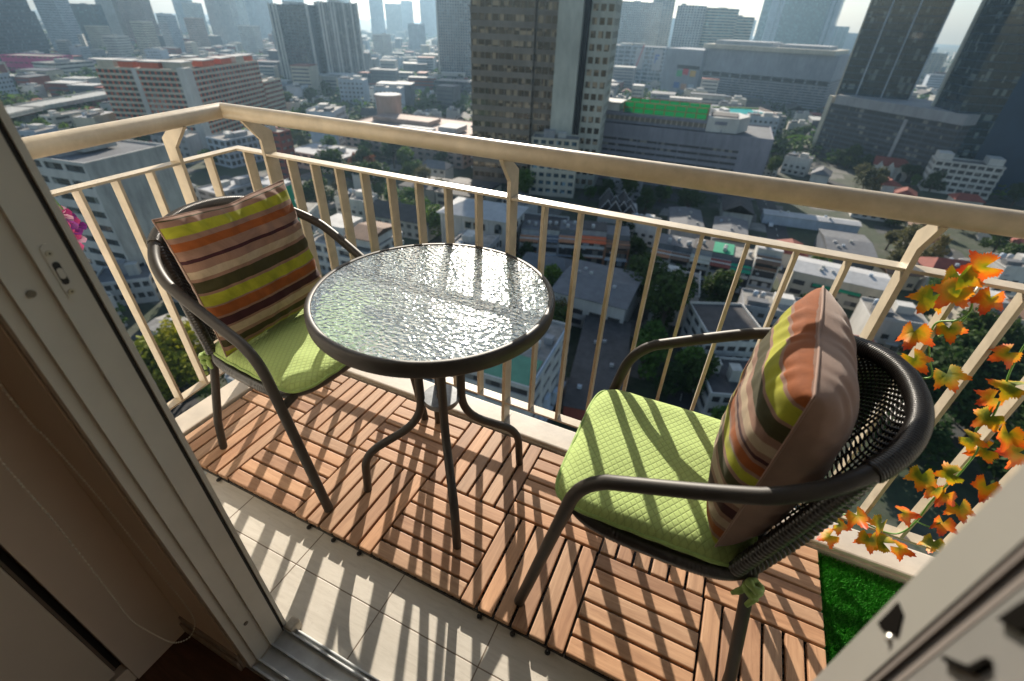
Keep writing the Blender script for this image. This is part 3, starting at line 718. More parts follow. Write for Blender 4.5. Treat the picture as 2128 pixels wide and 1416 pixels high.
def stem(pts, name='stem', r=.0021):
    ps = []
    for i in range(len(pts)-1):
        g_ = [Vector(pts[max(0, min(len(pts)-1, i+k))]) for k in (-1, 0, 1, 2)]
        for k in range(8):
            t = k/8; p = .5*((2*g_[1])+(g_[2]-g_[0])*t+(2*g_[0]-5*g_[1]+4*g_[2]-g_[3])*t*t+(3*g_[1]-g_[0]-3*g_[2]+g_[3])*t**3)
            ps.append(p+Vector((0, .008*math.sin(i*1.7+t*1.7), 0)))
    MB().tube([p-GO for p in ps], r, 7).build(name, stem_m, gd)
stem([(1.7836, 0.6550, 0.8911), (1.7727, 0.6400, 0.8677), (1.7892, 0.6400, 0.8265), (1.7747, 0.6320, 0.8005), (1.7546, 0.6400, 0.7780), (1.7572, 0.6400, 0.7433), (1.7761, 0.6450, 0.6934), (1.7993, 0.6400, 0.6496), (1.7808, 0.6400, 0.6283)])
stem([(1.9059, 0.6400, 0.8022), (1.9169, 0.6400, 0.7194), (1.9252, 0.6350, 0.6593), (1.9356, 0.6300, 0.5888), (1.9393, 0.6400, 0.5356), (1.9684, 0.6400, 0.4848), (1.9619, 0.6320, 0.4211), (1.9622, 0.6400, 0.3482), (1.9640, 0.6350, 0.2807), (1.9688, 0.6400, 0.1996), (1.9462, 0.6400, 0.1398), (1.8818, 0.6300, 0.1400), (1.8300, 0.6400, 0.1343), (1.7936, 0.6400, 0.0921)])
stem([(1.7666, 0.6350, 0.7493), (1.7878, 0.6350, 0.7686), (1.7908, 0.6400, 0.8092)]); stem([(1.9658, 0.6350, 0.2043), (1.9990, 0.6300, 0.2004), (2.0042, 0.6300, 0.2360)])
MB().tube([Vector((.026*math.cos(t*math.pi/6)*.35, .002+.024*math.cos(t*math.pi/6), .003+.010*math.sin(t*math.pi/6))) for t in range(12)], .0028, 8, closed=True).build('tie', M('white_tie', (.62, .66, .55), .4), gd)
LPX = [(1.7624, 0.6350, 0.9235), (1.7954, 0.6350, 0.8671), (1.7350, 0.6350, 0.8694), (1.7155, 0.6350, 0.8393), (1.7199, 0.6350, 0.7526), (1.7741, 0.6350, 0.7743), (1.7446, 0.6350, 0.6919), (1.8196, 0.6350, 0.6663), (1.7350, 0.6350, 0.8937), (1.8922, 0.6350, 0.7461), (1.9291, 0.6350, 0.6812), (1.9248, 0.6350, 0.6311), (1.9282, 0.6350, 0.5961), (1.9702, 0.6350, 0.5712), (1.9246, 0.6350, 0.5254), (1.9799, 0.6350, 0.4905), (2.0096, 0.6350, 0.5309), (1.9446, 0.6350, 0.4140), (1.9056, 0.6350, 0.3674), (1.9469, 0.6350, 0.3414), (2.0085, 0.6350, 0.4129), (2.0038, 0.6350, 0.3169), (1.9676, 0.6350, 0.3342), (1.9241, 0.6350, 0.2270), (2.0083, 0.6350, 0.1822), (1.8163, 0.6350, 0.1041), (1.8121, 0.6350, 0.0581), (1.8974, 0.6350, 0.0970), (1.9318, 0.6350, 0.0972), (1.9771, 0.6350, 0.0815), (1.8924, 0.6350, 0.1787), (2.0114, 0.6350, 0.2341), (1.8422, 0.6350, 0.1577)]
lr = random.Random(8)
for p in LPX:
    o = bpy.data.objects.new('leaf', LV[lr.randrange(6)]); COL.objects.link(o); o.parent = gd
    p = Vector(p)+Vector((0, lr.uniform(-.03, .008), 0))
    d = (CAM_POS-p).normalized(); n = (d+Vector((lr.uniform(-.7, .7), lr.uniform(-.3, .5), lr.uniform(-.5, .7)))).normalized()
    q = n.to_track_quat('Z', 'Y').to_matrix().to_4x4() @ Matrix.Rotation(R(180+lr.uniform(-75, 75)), 4, 'Z')
    o.matrix_local = Matrix.Translation(p-GO) @ q @ Matrix.Scale(lr.uniform(.80, 1.08), 4)

# flower garland at the left end
fg = thing('flower_garland', (-0.3450, 0.0648, 0.7898), label='small bunch of pink and purple artificial orchids on the left railing beside the door frame', cat='flower garland')
pk = M('orchid_pink', (.75, .07, .30), .5, var=.2, vs=60, sheen=.3); pu = M('orchid_purple', (.30, .03, .34), .5, var=.3, vs=60, sheen=.3); wh = M('orchid_pale', (.80, .45, .62), .5, var=.1, vs=60)
FO = Vector((-0.3450, 0.0648, 0.7898))
fr = random.Random(5)
for p, mats in (((-0.3300, 0.0580, 0.8269), (pk, wh)), ((-0.3300, 0.0635, 0.8093), (pk, pu)), ((-0.3300, 0.0732, 0.7871), (pu, wh)), ((-0.3300, 0.0569, 0.7789), (pu, pk)), ((-0.3300, 0.0553, 0.7545), (wh, pk)), ((-0.3300, 0.0514, 0.8025), (wh, pk))):
    f = MB(); p = Vector(p)
    for k in range(6):
        a = k*math.pi/3+fr.uniform(-.2, .2); mt = Matrix.Rotation(a, 4, 'Z') @ Matrix.Rotation(R(fr.uniform(25, 50)), 4, 'Y')
        vs = [(0, 0, 0), (.010, -.009, .001), (.023, -.011, .005), (.031, 0, .004), (.023, .011, .005), (.010, .009, .001), (.015, 0, -.003)]
        f.add([mt @ Vector(v) for v in vs], [(0, 1, 6), (1, 2, 6), (2, 3, 6), (3, 4, 6), (4, 5, 6), (5, 0, 6)], k % 2, True)
    f.ball((0, 0, .003), .004, 1)
    o = f.build('orchid', list(mats), fg); o.matrix_local = Matrix.Translation(p-FO) @ (CAM_POS-p+Vector((fr.uniform(-.6, .6), 0, fr.uniform(-.3, .6)))).to_track_quat('Z', 'Y').to_matrix().to_4x4()
MB().tube([(0, 0, .085), (.004, .01, .03), (0, .0, 0), (.006, -.01, -.04)], .0018, 6).build('stem', stem_m, fg)
# ================================================================ the city below
GZ = -74.0
def wallm(name, col, var=.14, rough=.8, vs=.12, streak=True):
    if name in MATS: return MATS[name]
    m, nt, b, out = newmat(name)
    g = N(nt, 'ShaderNodeNewGeometry'); mp = N(nt, 'ShaderNodeMapping'); mp.inputs['Scale'].default_value = (.5, .5, .12); nt.links.new(g.outputs['Position'], mp.inputs[0])
    f = tex(nt, mp.outputs[0], .9, 6, .68); f2 = tex(nt, g.outputs['Position'], .07, 4)
    c = ramp(nt, f, [(.3, tuple(x*(1-var*1.6) for x in col)), (.62, col), (.8, tuple(min(1, x*(1+var*.6)) for x in col))])
    c = mix(nt, 1, c, ramp(nt, f2, [(.35, (.85,)*3), (.65, (1.05,)*3)]), 'MULTIPLY')
    nt.links.new(c, b.inputs['Base Color']); b.inputs['Roughness'].default_value = rough; b.inputs['Specular IOR Level'].default_value = .25
    return m
def glassm(name, col, rough=.12, var=.5, sc=.22, glint=0):
    if name in MATS: return MATS[name]
    m, nt, b, out = newmat(name)
    g = N(nt, 'ShaderNodeNewGeometry'); sn_ = N(nt, 'ShaderNodeVectorMath', operation='SNAP'); nt.links.new(g.outputs['Position'], sn_.inputs[0]); sn_.inputs[1].default_value = (1.9, 1.9, 3.1)
    wnz = N(nt, 'ShaderNodeTexWhiteNoise'); nt.links.new(sn_.outputs[0], wnz.inputs['Vector'])
    c = ramp(nt, wnz.outputs['Value'], [(0, tuple(x*(1-var) for x in col)), (.6, col), (glint or .86, tuple(min(1, x*(1+var)) for x in col)), ((.80 if glint else .93), (col[0]*3+.10, col[1]*3+.085, col[2]*3+.06))])
    nt.links.new(c, b.inputs['Base Color']); b.inputs['Roughness'].default_value = rough; b.inputs['Specular IOR Level'].default_value = .8
    return m
W = dict(white=wallm('white_render', (.58, .565, .53)), cream=wallm('cream_render', (.55, .50, .40)), grey=wallm('grey_render', (.34, .34, .35)), dgrey=wallm('dark_grey_render', (.10, .115, .14)),
         conc=wallm('raw_concrete', (.46, .46, .43), .22), brown=wallm('brown_cladding', (.25, .215, .18)), pinkb=wallm('pinkish_stone', (.42, .31, .26)), orange=wallm('orange_paint', (.62, .13, .05)),
         oran2=wallm('faded_orange_paint', (.42, .19, .10)), blue=wallm('pale_blue_render', (.42, .48, .55)), roofg=wallm('grey_roof_sheet', (.16, .165, .175), .18), roofd=wallm('dark_roof_felt', (.085, .08, .08), .25),
         roofr=wallm('red_roof_tile', (.27, .075, .055), .2), roofb=wallm('brown_roof_tile', (.20, .12, .08), .2), roofw=wallm('white_roof_sheet', (.46, .46, .46), .12), roofc=wallm('stained_roof_concrete', (.33, .31, .28), .35),
         pink=wallm('magenta_paint', (.50, .05, .20)), green=wallm('green_netting', (.02, .30, .17)), shaft=wallm('pale_green_concrete', (.52, .52, .45), .15), mall=wallm('mall_cladding', (.30, .32, .36)), lav=wallm('lilac_grey_render', (.25, .25, .295)),
         navy=wallm('navy_cladding', (.018, .052, .10), .1, .35), black=wallm('dark_opening', (.025, .025, .027)))
GLS = dict(dark=glassm('dark_window_glass', (.035, .045, .05)), blue=glassm('blue_window_glass', (.05, .085, .11)), teal=glassm('teal_window_glass', (.03, .10, .11), .08), brown=glassm('brown_window_glass', (.085, .062, .042), .2, .7, glint=.68),  # brown panes: golden reflections painted into random bright cells
           void=glassm('shaded_recess', (.030, .030, .032), .7, .3), ntower=glassm('dark_curtain_wall', (.012, .028, .036), .05, .25))
def bl(name, P0, P1, label, cat='building', group=None):
    a = math.atan2(P1[1]-P0[1], P1[0]-P0[0]); t = thing(name, (P0[0], P0[1], GZ), a, label=label, cat=cat, group=group)
    t['w'] = math.hypot(P1[0]-P0[0], P1[1]-P0[1]); FOOT.append((P0, P1, a)); return t
FOOT = []; OCC = []
def occ(t, w, d, x=0, y=0):
    c, s = math.cos(t.rotation_euler.z), math.sin(t.rotation_euler.z); ox, oy = t.location.x, t.location.y
    OCC.append((ox+x*c-y*s, oy+x*s+y*c, c, s, w, d))
def block(t, w, d, h, x=0, y=0, z=0, fl=3.3, bw=4, bd=4, wall='white', glass='dark', sp=.42, pier=.22, top=1.0, proud=.25, per_floor=True, sides='fr', roof='roofc', plant=2, seed=1, corner=0.0, base=0.0, bandpart='window_band', pierm=None, open_=False):
    """one block: glass core per storey behind projecting floor bands and piers, roof slab with parapet and plant"""
    rnd = random.Random(seed+int(w*7)); wm_ = W[wall]; occ(t, w, d, x, y)
    nf = max(1, int(round((h-top-base)/fl))); fl = (h-top-base)/nf; m_ = MB()
    if base: m_.box((x, y, z), (x+w, y+d, z+base))
    for k in range(nf):
        z0 = z+base+k*fl; m_.box((x-proud, y-proud, z0), (x+w+proud, y+d+proud, z0+fl*sp))
    zt = z+base+nf*fl
    m_.box((x-proud, y-proud, zt), (x+w+proud, y+d+proud, zt+.35))
    for a in ((x-proud, y-proud, x+w+proud, y-proud+.3), (x-proud, y+d+proud-.3, x+w+proud, y+d+proud), (x-proud, y-proud+.3, x-proud+.3, y+d+proud-.3), (x+w+proud-.3, y-proud+.3, x+w+proud, y+d+proud-.3)):
        m_.box((a[0], a[1], zt+.35), (a[2], a[3], zt+top))
    if corner:
        for cx in (x-proud*.9, x+w+proud*.9-corner):
            for cy_ in (y-proud*.9, y+d+proud*.9-corner): m_.box((cx, cy_, z), (cx+corner, cy_+corner, zt+.2))
    m_.build('wall', wm_, t)
    if pier > 0:
        pm = MB(); q = proud*.6
        for i in range(bw+1):
            px = x+w*i/bw; hw = w/bw*pier/2; a0, a1 = max(x-q, px-hw), min(x+w+q, px+hw)
            pm.box((a0, y-q, z+base), (a1, y+.05, zt+.1)); pm.box((a0, y+d-.05, z+base), (a1, y+d+q, zt+.1))
        for i in range(bd+1):
            py = y+d*i/bd; hw = d/bd*pier/2; a0, a1 = max(y+.06, py-hw), min(y+d-.06, py+hw)
            if a1 > a0: pm.box((x-q, a0, z+base), (x+.05, a1, zt+.1)); pm.box((x+w-.05, a0, z+base), (x+w+q, a1, zt+.1))
        pm.build('pilasters', W[pierm] if pierm else wm_, t)
    gm_ = GLS[glass]
    if per_floor:
        for k in range(nf):
            z0 = z+base+k*fl+fl*sp; MB().box((x, y, z0+.002), (x+w, y+d, z+base+(k+1)*fl-.002)).build(bandpart, gm_, t)
    else: MB().box((x+.01, y+.01, z+base), (x+w-.01, y+d-.01, zt)).build('windows', gm_, t)
    rf = MB(); rf.box((x-proud+.31, y-proud+.31, zt+.352), (x+w+proud-.31, y+d+proud-.31, zt+.42)); rf.build('roof', W[roof], t)
    for k in range(plant):
        pw, pd, ph = w*rnd.uniform(.10, .28), d*rnd.uniform(.15, .35), rnd.uniform(1.6, 3.4); px, py = x+rnd.uniform(.08, .62)*w, y+rnd.uniform(.1, .6)*d
        p_ = MB(); p_.box((px, py, zt+.422), (px+pw, py+pd, zt+.42+ph)); p_.box((px-.15, py-.15, zt+.42+ph), (px+pw+.15, py+pd+.15, zt+.6+ph)); p_.build('roof_plant', W[rnd.choice(['white', 'grey', 'conc'])], t)
    return zt
def gable(t, w, d, z, rise, x=0, y=0, mat='roofr', over=.5, along='x', hip=0.0, name='roof'):
    m_ = MB(); x0, x1, y0, y1 = x-over, x+w+over, y-over, y+d+over; c = .22
    if along == 'x':
        ym = (y0+y1)/2; a, b_ = (x0+hip, ym, z+rise), (x1-hip, ym, z+rise)
        top = [(x0, y0, z), (x1, y0, z), b_, a, (x0, y1, z), (x1, y1, z)]; fs = [(0, 1, 2, 3), (4, 3, 2, 5), (0, 3, 4), (1, 5, 2)]
    else:
        xm = (x0+x1)/2; a, b_ = (xm, y0+hip, z+rise), (xm, y1-hip, z+rise)
        top = [(x0, y0, z), (x1, y0, z), a, b_, (x0, y1, z), (x1, y1, z)]; fs = [(0, 2, 3, 4), (1, 5, 3, 2), (0, 1, 2), (4, 3, 5)]
    n = 6; m_.add(top+[(p[0], p[1], p[2]-c) for p in top], fs+[tuple(reversed([i+n for i in f])) for f in fs]+[(0, n, 1+n, 1), (4, 5, 5+n, 4+n), (0, 4, 4+n, n), (1, 1+n, 5+n, 5)])
    return m_.build(name, W[mat], t)

# ---------------------------------------------------------------- ground
def ground():
    m, nt, b, out = newmat('city_ground')
    g = N(nt, 'ShaderNodeNewGeometry'); vo = N(nt, 'ShaderNodeTexVoronoi'); vo.inputs['Scale'].default_value = .045; nt.links.new(g.outputs['Position'], vo.inputs['Vector'])
    f = tex(nt, g.outputs['Position'], .02, 6, .65); f2 = tex(nt, g.outputs['Position'], .35, 6, .7)
    c = ramp(nt, f, [(.38, (.028, .044, .016)), (.5, (.055, .062, .040)), (.60, (.09, .088, .078)), (.75, (.15, .145, .13))])
    f3 = tex(nt, g.outputs['Position'], .09, 5, .75)
    c = mix(nt, ramp(nt, f3, [(.46, (0, 0, 0)), (.52, (1, 1, 1))]), c, (.030, .045, .018))
    v2 = N(nt, 'ShaderNodeTexVoronoi'); v2.inputs['Scale'].default_value = .055; v2.feature = 'F1'; v2.distance = 'CHEBYCHEV'; nt.links.new(g.outputs['Position'], v2.inputs['Vector'])
    c = mix(nt, mth(nt, 'MULTIPLY', ramp(nt, v2.outputs['Distance'], [(.30, (1, 1, 1)), (.34, (0, 0, 0))]), .75), c, ramp(nt, v2.outputs['Color'], [(.2, (.06, .06, .065)), (.5, (.17, .16, .15)), (.75, (.30, .28, .26)), (.9, (.20, .09, .06))], 'CONSTANT'))
    c = mix(nt, 1, c, ramp(nt, f2, [(.3, (.55,)*3), (.7, (1.3,)*3)]), 'MULTIPLY')
    nt.links.new(c, b.inputs['Base Color']); b.inputs['Roughness'].default_value = .9; return m
gr_ = MB(); gr_.add([(-6600, -50, GZ), (3900, -50, GZ), (3900, 6900, GZ), (-6600, 6900, GZ)], [(0, 1, 2, 3)]); gr_.build('city_ground', ground(), kind='structure')
asph = wallm('asphalt', (.06, .06, .063), .2); roadl = M('road_paint', (.6, .6, .55), .7)
def road(name, pts, w, z=.02, mat=asph, lines=True, kind='structure'):
    m_ = MB(); P_ = [Vector((p[0], p[1], GZ+z)) for p in pts]; ns = []
    for i in range(len(P_)):
        d = (P_[min(i+1, len(P_)-1)]-P_[max(i-1, 0)]).normalized(); ns.append(Vector((-d.y, d.x, 0)))
    for i in range(len(P_)-1): m_.add([P_[i]-ns[i]*w/2, P_[i+1]-ns[i+1]*w/2, P_[i+1]+ns[i+1]*w/2, P_[i]+ns[i]*w/2], [(0, 1, 2, 3)], 0)
    if lines:
        for i in range(len(P_)-1):
            a, b_ = P_[i], P_[i+1]; L = (b_-a).length; d = (b_-a)/L; n_ = Vector((-d.y, d.x, 0)); s_ = 0
            while s_ < L-3: q = a+d*s_+Vector((0, 0, .006)); m_.add([q-n_*.08, q+d*3-n_*.08, q+d*3+n_*.08, q+n_*.08], [(0, 1, 2, 3)], 1); s_ += 8
    return m_.build(name, [mat, roadl], kind=kind)
road('market_street', [(35.7, 118.0), (32.0, 141.0), (31.7, 175.1), (27.6, 210.9), (25.8, 241.2), (20.8, 278.2), (12.2, 319.7)], 9)
road('lane', [(-2.7, 173.7), (-3.5, 134.5), (2.4, 125.4), (4.1, 106.1), (4.7, 83.2)], 6)
road('side_street', [(-137.8, 108.5), (-94.8, 99.2), (-72.6, 104.2), (-39.6, 115.3)], 7, .03)
road('avenue', [(12.2, 319.7), (34.3, 372.9), (68.1, 325.9), (97.2, 282.2)], 10, .03)
road('back_lane', [(-144.9, 47.9), (-110.5, 42.6), (-89.8, 38.6)], 6, .03)
road('main_road', [(-398.3, 118.5), (-236.1, 118.4), (-218.8, 136.4), (-231.2, 211.9)], 12, .03)

# ---------------------------------------------------------------- landmark buildings, left to right
t = bl('apartment_block', (-362, 187), (-311, 207), 'long cream apartment block with orange frames and rooftop turrets behind the left railing corner')
block(t, 54.8, 84, 44, fl=3.15, bw=15, bd=20, wall='cream', glass='dark', sp=.40, pier=.26, pierm='orange', top=1.2, plant=0, proud=.35)
for i, (x, y, w, d) in enumerate(((1, 1, 10, 9), (14, 1, 9, 9), (27, 1, 12, 9), (40, 3, 12, 10), (42, 22, 11, 12), (43, 42, 10, 12), (43, 60, 10, 10), (43, 74, 10, 8))):
    p = MB(); p.box((x, y, 44), (x+w, y+d, 47.2)); p.build('roof_turret', W['orange' if i % 3 else 'cream'], t); MB().box((x-.5, y-.5, 47.2), (x+w+.5, y+d+.5, 47.8)).build('roof_slab', W['white'], t)
MB().box((50.5, -.8, 0), (55.6, 6, 45)).build('stair_core', W['white'], t); MB().box((22, -.7, 0), (25, -.2, 44)).build('stair_core', W['white'], t)
block(t, 10, 26, 30, x=46, y=84.5, fl=3.1, bw=4, bd=7, wall='cream', pier=.26, pierm='orange', plant=1)

t = bl('concrete_building', (-191, 65), (-160, 69.5), 'building with blank stained concrete side and white front with dark window strips')
hC = 39.5
block(t, 32.2, 25, hC, fl=4.2, bw=4, bd=6, wall='white', glass='dark', sp=.55, pier=.16, plant=3, roof='roofg', base=0)
MB().box((32.47, -.2, 9), (32.8, 25.2, hC-.05)).build('blank_wall', W['conc'], t)
MB().box((12, 8, hC+.05), (22, 18, hC+3.5)).build('stair_tower', W['conc'], t)

hR = 81.0
t = bl('residential_tower', (-541.5, 485.7), (-461.5, 468.0), 'dark grey residential tower with white edge fins, left one of the pair above the railing', group='pair of residential towers')
w = t['w']; block(t, w, 26, hR, fl=3.2, bw=9, bd=6, wall='dgrey', glass='dark', sp=.30, pier=.16, pierm='dgrey', corner=3.5, plant=3)
for x in (0, w*.10, w*.18, w*.93): MB().box((x, -1.0, 0), (x+w*.045, -.3, hR+1)).build('fin', W['white'], t)
t = bl('residential_tower', (-448.3, 467.9), (-423.0, 501.4), 'grey residential tower with pale vertical ribs, right one of the pair above the railing', group='pair of residential towers')
w = t['w']; block(t, w, 26, hR+3, fl=3.2, bw=12, bd=6, wall='dgrey', glass='dark', sp=.30, pier=.22, pierm='grey', plant=3)
for x in (0, w*.08, w*.28, w*.36, w*.60, w*.80, w*.95): MB().box((x, -1.1, 0), (x+w*.04, -.3, hR+4)).build('fin', W['white'], t)

t = bl('slab_tower', (-408.7, 639.8), (-368.0, 661.7), 'tall grey striped tower with a dark base, just left of the brown office tower')
block(t, t['w'], 30, 190, fl=3.3, bw=14, bd=6, wall='grey', glass='blue', sp=.28, pier=.40, plant=1, per_floor=False)
MB().box((-1.2, -1.2, 0), (.8, .6, 191)).build('fin', W['white'], t); MB().box((t['w']-2, -1.2, 0), (t['w']+.6, .6, 191)).build('fin', W['white'], t)
t2 = bl('podium', (-330.1, 503.3), (-281.4, 513.7), 'dark low podium with plants on its roof at the foot of the grey striped tower'); block(t2, t2['w'], 30, 16, fl=4, bw=10, wall='dgrey', sp=.6, pier=.1, plant=0)

t = bl('office_tower', (-129.9, 233.7), (-99.7, 239.2), 'brown banded office tower with a pale blank concrete shaft, tallest building at the picture centre')
w = t['w']; HT = 150
block(t, w, 30, HT, fl=5.2, bw=9, bd=8, wall='brown', glass='brown', sp=.50, pier=.10, plant=0, proud=.30)
sx = w*.005
block(t, w*.34, 26, HT, x=w+.6, y=3.0, fl=5.2, bw=3, bd=6, wall='brown', glass='brown', sp=.42, pier=.16, plant=0)
MB().box((w*1.36, -1.5, 0), (w*1.72, 24, HT)).build('blank_shaft', W['shaft'], t)
MB().box((w*1.73, 2, 0), (w*1.80, 24, HT)).build('recess', W['black'], t)
block(t, w*.34, 34, HT, x=w*1.82, y=5.5, fl=5.2, bw=3, bd=7, wall='shaft', glass='brown', sp=.46, pier=.30, plant=0)
for k in range(24):                        # round lamps or vents down the left edge
    MB().ball((-.55, -.55, 7+k*5.2), .55, 0, 8, 5).build('corner_vent', W['roofw'], t)
t = bl('annex', (-92.2, 225.8), (-70.3, 231.5), 'pale annex with balustrade and blue-grey windows at the foot of the brown tower'); hA = 28.1
block(t, t['w'], 12, hA, fl=3.8, bw=6, wall='cream', glass='blue', sp=.50, pier=.35, plant=2)

hP = 30.1
t = bl('parking_building', (-72.9, 275.7), (15.1, 279.5), 'wide lilac-grey parking building with long dark openings and a green fenced court on its roof')
w = t['w']; block(t, w, 40, hP, fl=3.1, bw=8, bd=6, wall='lav', glass='void', sp=.62, pier=.04, plant=0, top=1.0, base=1.5, bandpart='parking_level', roof='roofg')
MB().box((-w*.13, -.6, 0), (-.4, 30, hP+8.5)).build('stair_tower', W['lav'], t)
MB().box((w*.84, -.5, 0), (w+.4, -.26, hP)).build('blank_bay', W['lav'], t)
MB().box((-.35, -.45, hP-5.2), (w*.88, -.27, hP)).build('top_band', W['lav'], t)
zr = hP+.02
bq = MB(); bq.box((1, 3, zr), (w*.72, 24, zr+1.4)); bq.box((0.5, 2.5, zr+3.6), (w*.74, 24.5, zr+5.2)); bq.build('terrace_storey', W['lav'], t)
for k in range(22): MB().box((1.4+k*w*.0315, 2.8, zr+1.4), (1.9+k*w*.0315, 3.4, zr+3.6)).build('column', W['cream'], t)
MB().box((1.2, 3.6, zr+1.4), (w*.71, 23, zr+3.58)).build('recessed_storey', W['brown'], t)
zc = zr+5.22; cx0, cx1, cy0, cy1 = w*.13, w*.62, 4, 22
fm = newmat('green_screen'); fm[2].inputs['Base Color'].default_value = (.015, .26, .12, 1); fm[2].inputs['Roughness'].default_value = .6
tr = N(fm[1], 'ShaderNodeBsdfTranslucent'); tr.inputs[0].default_value = (.02, .40, .18, 1); mx = N(fm[1], 'ShaderNodeMixShader'); mx.inputs[0].default_value = .55
fm[1].links.new(fm[2].outputs[0], mx.inputs[1]); fm[1].links.new(tr.outputs[0], mx.inputs[2]); fm[1].links.new(mx.outputs[0], fm[3].inputs[0])
for (a, b_, nm) in (((cx0, cy0), (cx1, cy0), 0), ((cx0, cy1), (cx1, cy1), 0), ((cx0, cy0), (cx0, cy1), 1), ((cx1, cy0), (cx1, cy1), 1)):
    fz = MB(); fz.box((min(a[0], b_[0])-.03, min(a[1], b_[1])-.03, zc+.1), (max(a[0], b_[0])+.03, max(a[1], b_[1])+.03, zc+5.0)); fz.build('court_screen', fm[0], t)
fz = MB()
for k in range(9):
    for y in (cy0-.15, cy1+.1): fz.box((cx0+(cx1-cx0)*k/8-.22, y-.15, zc), (cx0+(cx1-cx0)*k/8+.22, y+.15, zc+5.4))
for zz in (2.4, 5.1):
    for y in (cy0-.15, cy1+.1): fz.box((cx0, y-.13, zc+zz), (cx1, y+.13, zc+zz+.35))
fz.build('court_frame', W['oran2'], t)
MB().box((cx0+.2, cy0+.2, zc), (cx1-.2, cy1-.2, zc+.1)).build('court_floor', W['green'], t)
m_ = MB(); m_.prism([(w*.63, 2), (w*.80, 4), (w*.86, 16), (w*.80, 26), (w*.66, 26)], zr, zr+7.0); m_.build('lift_house', W['white'], t)
MB().box((w*.64, 6, zr+7.02), (w*.79, 20, zr+7.5)).build('lift_house_roof', W['roofd'], t)
m_ = MB(); m_.box((-w*.02, 5, zr+5.3), (w*.10, 18, zr+9)); m_.prism([(-w*.03, 4), (w*.11, 4), (w*.11, 19), (-w*.03, 19)], zr+9, zr+9.6); m_.build('plant_house', W['white'], t)

t = bl('pool_terrace', (-16.5, 433.8), (21.1, 450.5), 'roof terrace with a turquoise swimming pool behind the right end of the parking building', 'pool terrace')
w = t['w']; hq = 19.3
m_ = MB(); m_.box((0, 0, 0), (w, 34, hq)); m_.build('terrace', W['roofw'], t); occ(t, w, 34)
pm_, pnt, pb, _ = newmat('pool_water'); pb.inputs['Base Color'].default_value = (.05, .50, .48, 1); pb.inputs['Roughness'].default_value = .12
m_ = MB(); m_.prism([(w*.22, 3), (w*.80, 2), (w*.86, 12), (w*.72, 22), (w*.80, 29), (w*.25, 30), (w*.12, 22), (w*.10, 10)], hq+.004, hq+.25); m_.build('pool', pm_, t)
MB().prism([(w*.02, 30.5), (w*.95, 30.5), (w*.95, 33), (w*.02, 33)], hq+.004, hq+1.0).build('hedge', M('hedge', (.10, .18, .03), .9), t)
MB().prism([(w*.97, .2), (w*.995, .2), (w*.995, 33.5), (w*.97, 33.5)], hq+.004, hq+1.6).build('parapet', W['pinkb'], t)
MB().prism([(w*.02, 4), (w*.16, 8), (w*.14, 20), (w*.02, 16)], hq+.004, hq+2.4).build('canopy', W['roofw'], t)

t = bl('shopping_mall', (-66.0, 677.8), (68.1, 640.9), 'huge grey shopping mall with plain upper wall above louvred lower floors', 'mall')
w = t['w']; hM = 58.8
block(t, w, 70, hM*.53, fl=2.6, bw=12, bd=6, wall='mall', glass='void', sp=.55, pier=.02, plant=0, top=.5)
MB().box((-.4, -.4, hM*.54), (w+.4, 70, hM*.93)).build('upper_wall', W['mall'], t); MB().box((-2, -3, hM*.93), (w*.97, 72, hM)).build('cornice', W['cream'], t)
m_ = MB()
for k in range(12): m_.box((w*(.02+.082*k), -.55, hM*.475), (w*(.02+.082*k)+w*.066, -.1, hM*.535))
m_.build('window_row', W['black'], t)
m_ = MB(); m_.box((w*.05, 8, hM), (w*.5, 50, hM+4)); m_.box((w*.55, 12, hM), (w*.9, 55, hM+3)); m_.build('roof_plant', W['roofw'], t)
t = bl('mall_wing', (-110.8, 684.6), (-65.8, 667.7), 'light grey mall wing carrying small coloured advertising panels, left of the huge mall', 'mall')
w = t['w']; hW = 52.4
MB().box((0, 0, 0), (w, 50, hW)).build('wall', W['mall'], t); occ(t, w, 50)
MB().box((w*.38, -.5, hW*.62), (w*.98, -.02, hW*.69)).build('dark_slot', W['black'], t)
for k, (x, z, c) in enumerate(((.40, .46, (.05, .35, .15)), (.56, .50, (.55, .04, .06)), (.76, .48, (.6, .35, .06)), (.38, .22, (.04, .12, .36)), (.58, .20, (.5, .25, .15)), (.78, .20, (.45, .5, .55)))):
    MB().box((w*x, -.4, hW*z), (w*(x+.15), -.02, hW*(z+.12))).build('advert_panel', M('advert_%s' % 'abcdef'[k], c, .6), t)
t = bl('sign_building', (-197.3, 754.9), (-125.0, 760.5), 'glassy mid-rise with a white banner showing a blue letter F')
w = t['w']; hF = 50.1
block(t, w, 40, hF, fl=5, bw=8, wall='blue', glass='blue', sp=.25, pier=.12, plant=2)
for x0 in (.46, .80): MB().box((w*x0, -1.0, hF*.45), (w*(x0+.16), -.5, hF*.95)).build('banner', W['roofw'], t)
fb = M('banner_blue', (.02, .10, .36), .6); m_ = MB(); fx, fz_ = w*.835, hF*.62; u_ = w*.013
m_.box((fx, -1.3, fz_), (fx+u_*1.6, -1.02, fz_+u_*11)); m_.box((fx+u_*1.6, -1.3, fz_+u_*9), (fx+u_*6, -1.02, fz_+u_*11)); m_.box((fx+u_*1.6, -1.3, fz_+u_*5), (fx+u_*4.6, -1.02, fz_+u_*6.8)); m_.build('letter', fb, t)
m_ = MB(); m_.prism([(0, 0), (1.3, 0), (8, 26), (6.7, 26)], 0, .3, mt=Matrix(((1, 0, 0, w*.50), (0, 0, 1, -1.35), (0, 1, 0, hF*.52), (0, 0, 0, 1)))); m_.build('banner_mark', M('banner_red', (.45, .04, .04), .6), t)
